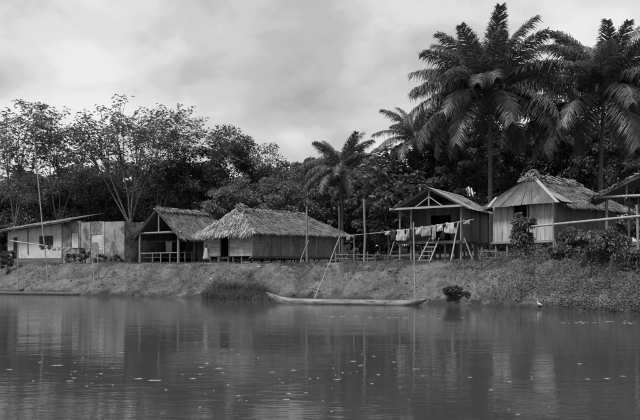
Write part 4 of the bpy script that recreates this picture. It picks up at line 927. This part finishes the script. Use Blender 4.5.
m = MB(); nseg = 24; prof = [(.36, .25, .20), (.48, .23, .185), (.62, .20, .16), (.80, .165, .135), (.95, .135, .105), (1.08, .13, .095), (1.13, .115, .085), (1.18, .085, .07)]; v = []
for z, a, b in prof:
    for k in range(nseg):
        w = 2 * math.pi * k / nseg; rip = 1 + .05 * (1.17 - z) * math.sin(7 * w + z * 3); v.append((math.cos(w) * a * rip, math.sin(w) * b * rip, z))
m.add(v, [(i * nseg + k, i * nseg + (k + 1) % nseg, (i + 1) * nseg + (k + 1) % nseg, (i + 1) * nseg + k) for i in range(len(prof) - 1) for k in range(nseg)], True)
dr_ = m.build('dress', M['white_cloth'], pt); sm_ = dr_.modifiers.new('thickness', 'SOLIDIFY'); sm_.thickness = .008; pt.scale = (1.04,) * 3

# ------------------------------------------------------------------ egret at the waterline
ey = 40.5
while gzf(ax(539.5, ey), ey) > .06 and ey > 36: ey -= .1
ex = ax(539.5, ey); ez = max(gzf(ex, ey), 0)
eg = thing('egret', 'small white egret standing at the water edge before the creepers', 'bird', (ex, ey, ez - .02), math.radians(200))
skin_body('body', [((-.02, 0, .24), (.075, .07)), ((-.13, 0, .20), (.05, .045)), ((-.24, 0, .15), (.014, .03)), ((.07, 0, .29), (.05, .05)), ((.12, 0, .36), (.024, .024)), ((.09, 0, .43), (.019, .019)), ((.10, 0, .50), (.018, .018)), ((.135, 0, .535), (.026, .024)), ((.165, 0, .53), (.014, .014))], [(0, 1), (1, 2), (0, 3), (3, 4), (4, 5), (5, 6), (6, 7), (7, 8)], eg, M['feather'])
m = MB(); m.tube([(.165, 0, .53), (.26, 0, .515)], [.011, .002], 6); m.build('beak', M['beak'], eg)
for s in (-1, 1): m = MB(); m.tube([(-.01, s * .03, .2), (-.03, s * .03, .11), (-.01, s * .03, 0), (.04, s * .035, -.005)], [.012, .008, .007, .005], 5); m.build('leg', M['hair'], eg)

# ------------------------------------------------------------------ foam flecks drifting on the river
m = MB()
def fleck(x, y, r):
    n = 9; v = [(x, y, .012)]
    for k in range(n):
        w = 2 * math.pi * k / n; q = r * R.uniform(.45, 1.2); v.append((x + math.cos(w) * q * 1.9, y + math.sin(w) * q * .9, .003))
    m.add(v, [(0, 1 + k, 1 + (k + 1) % n) for k in range(n)], True)
for k in range(95):
    py = R.choice((R.gauss(372, 9), R.gauss(374, 5), R.gauss(384, 10), R.uniform(350, 415))); px = R.uniform(5, 420) if R.random() < .75 else R.uniform(320, 640)
    d = FPX * EYE / (py - HOR); fleck(ax(px, d), d, (.008 + .05 * R.random() ** 2.2) * d / 14 * (1.4 if R.random() < .15 else .8))
for k in range(30):
    px = R.uniform(325, 480); d = FPX * EYE / (316.5 + (px - 320) * .012 + R.gauss(0, .7) - HOR); fleck(ax(px, d), d, R.uniform(.02, .06))
for k in range(18):
    px = R.uniform(560, 640); d = FPX * EYE / (322.5 + R.gauss(0, .8) - HOR); fleck(ax(px, d), d, R.uniform(.02, .06))
fm = m.build('river_foam', M['foam']); tag(fm, 'flecks of pale foam drifting on the dark river', 'foam', kind='stuff')
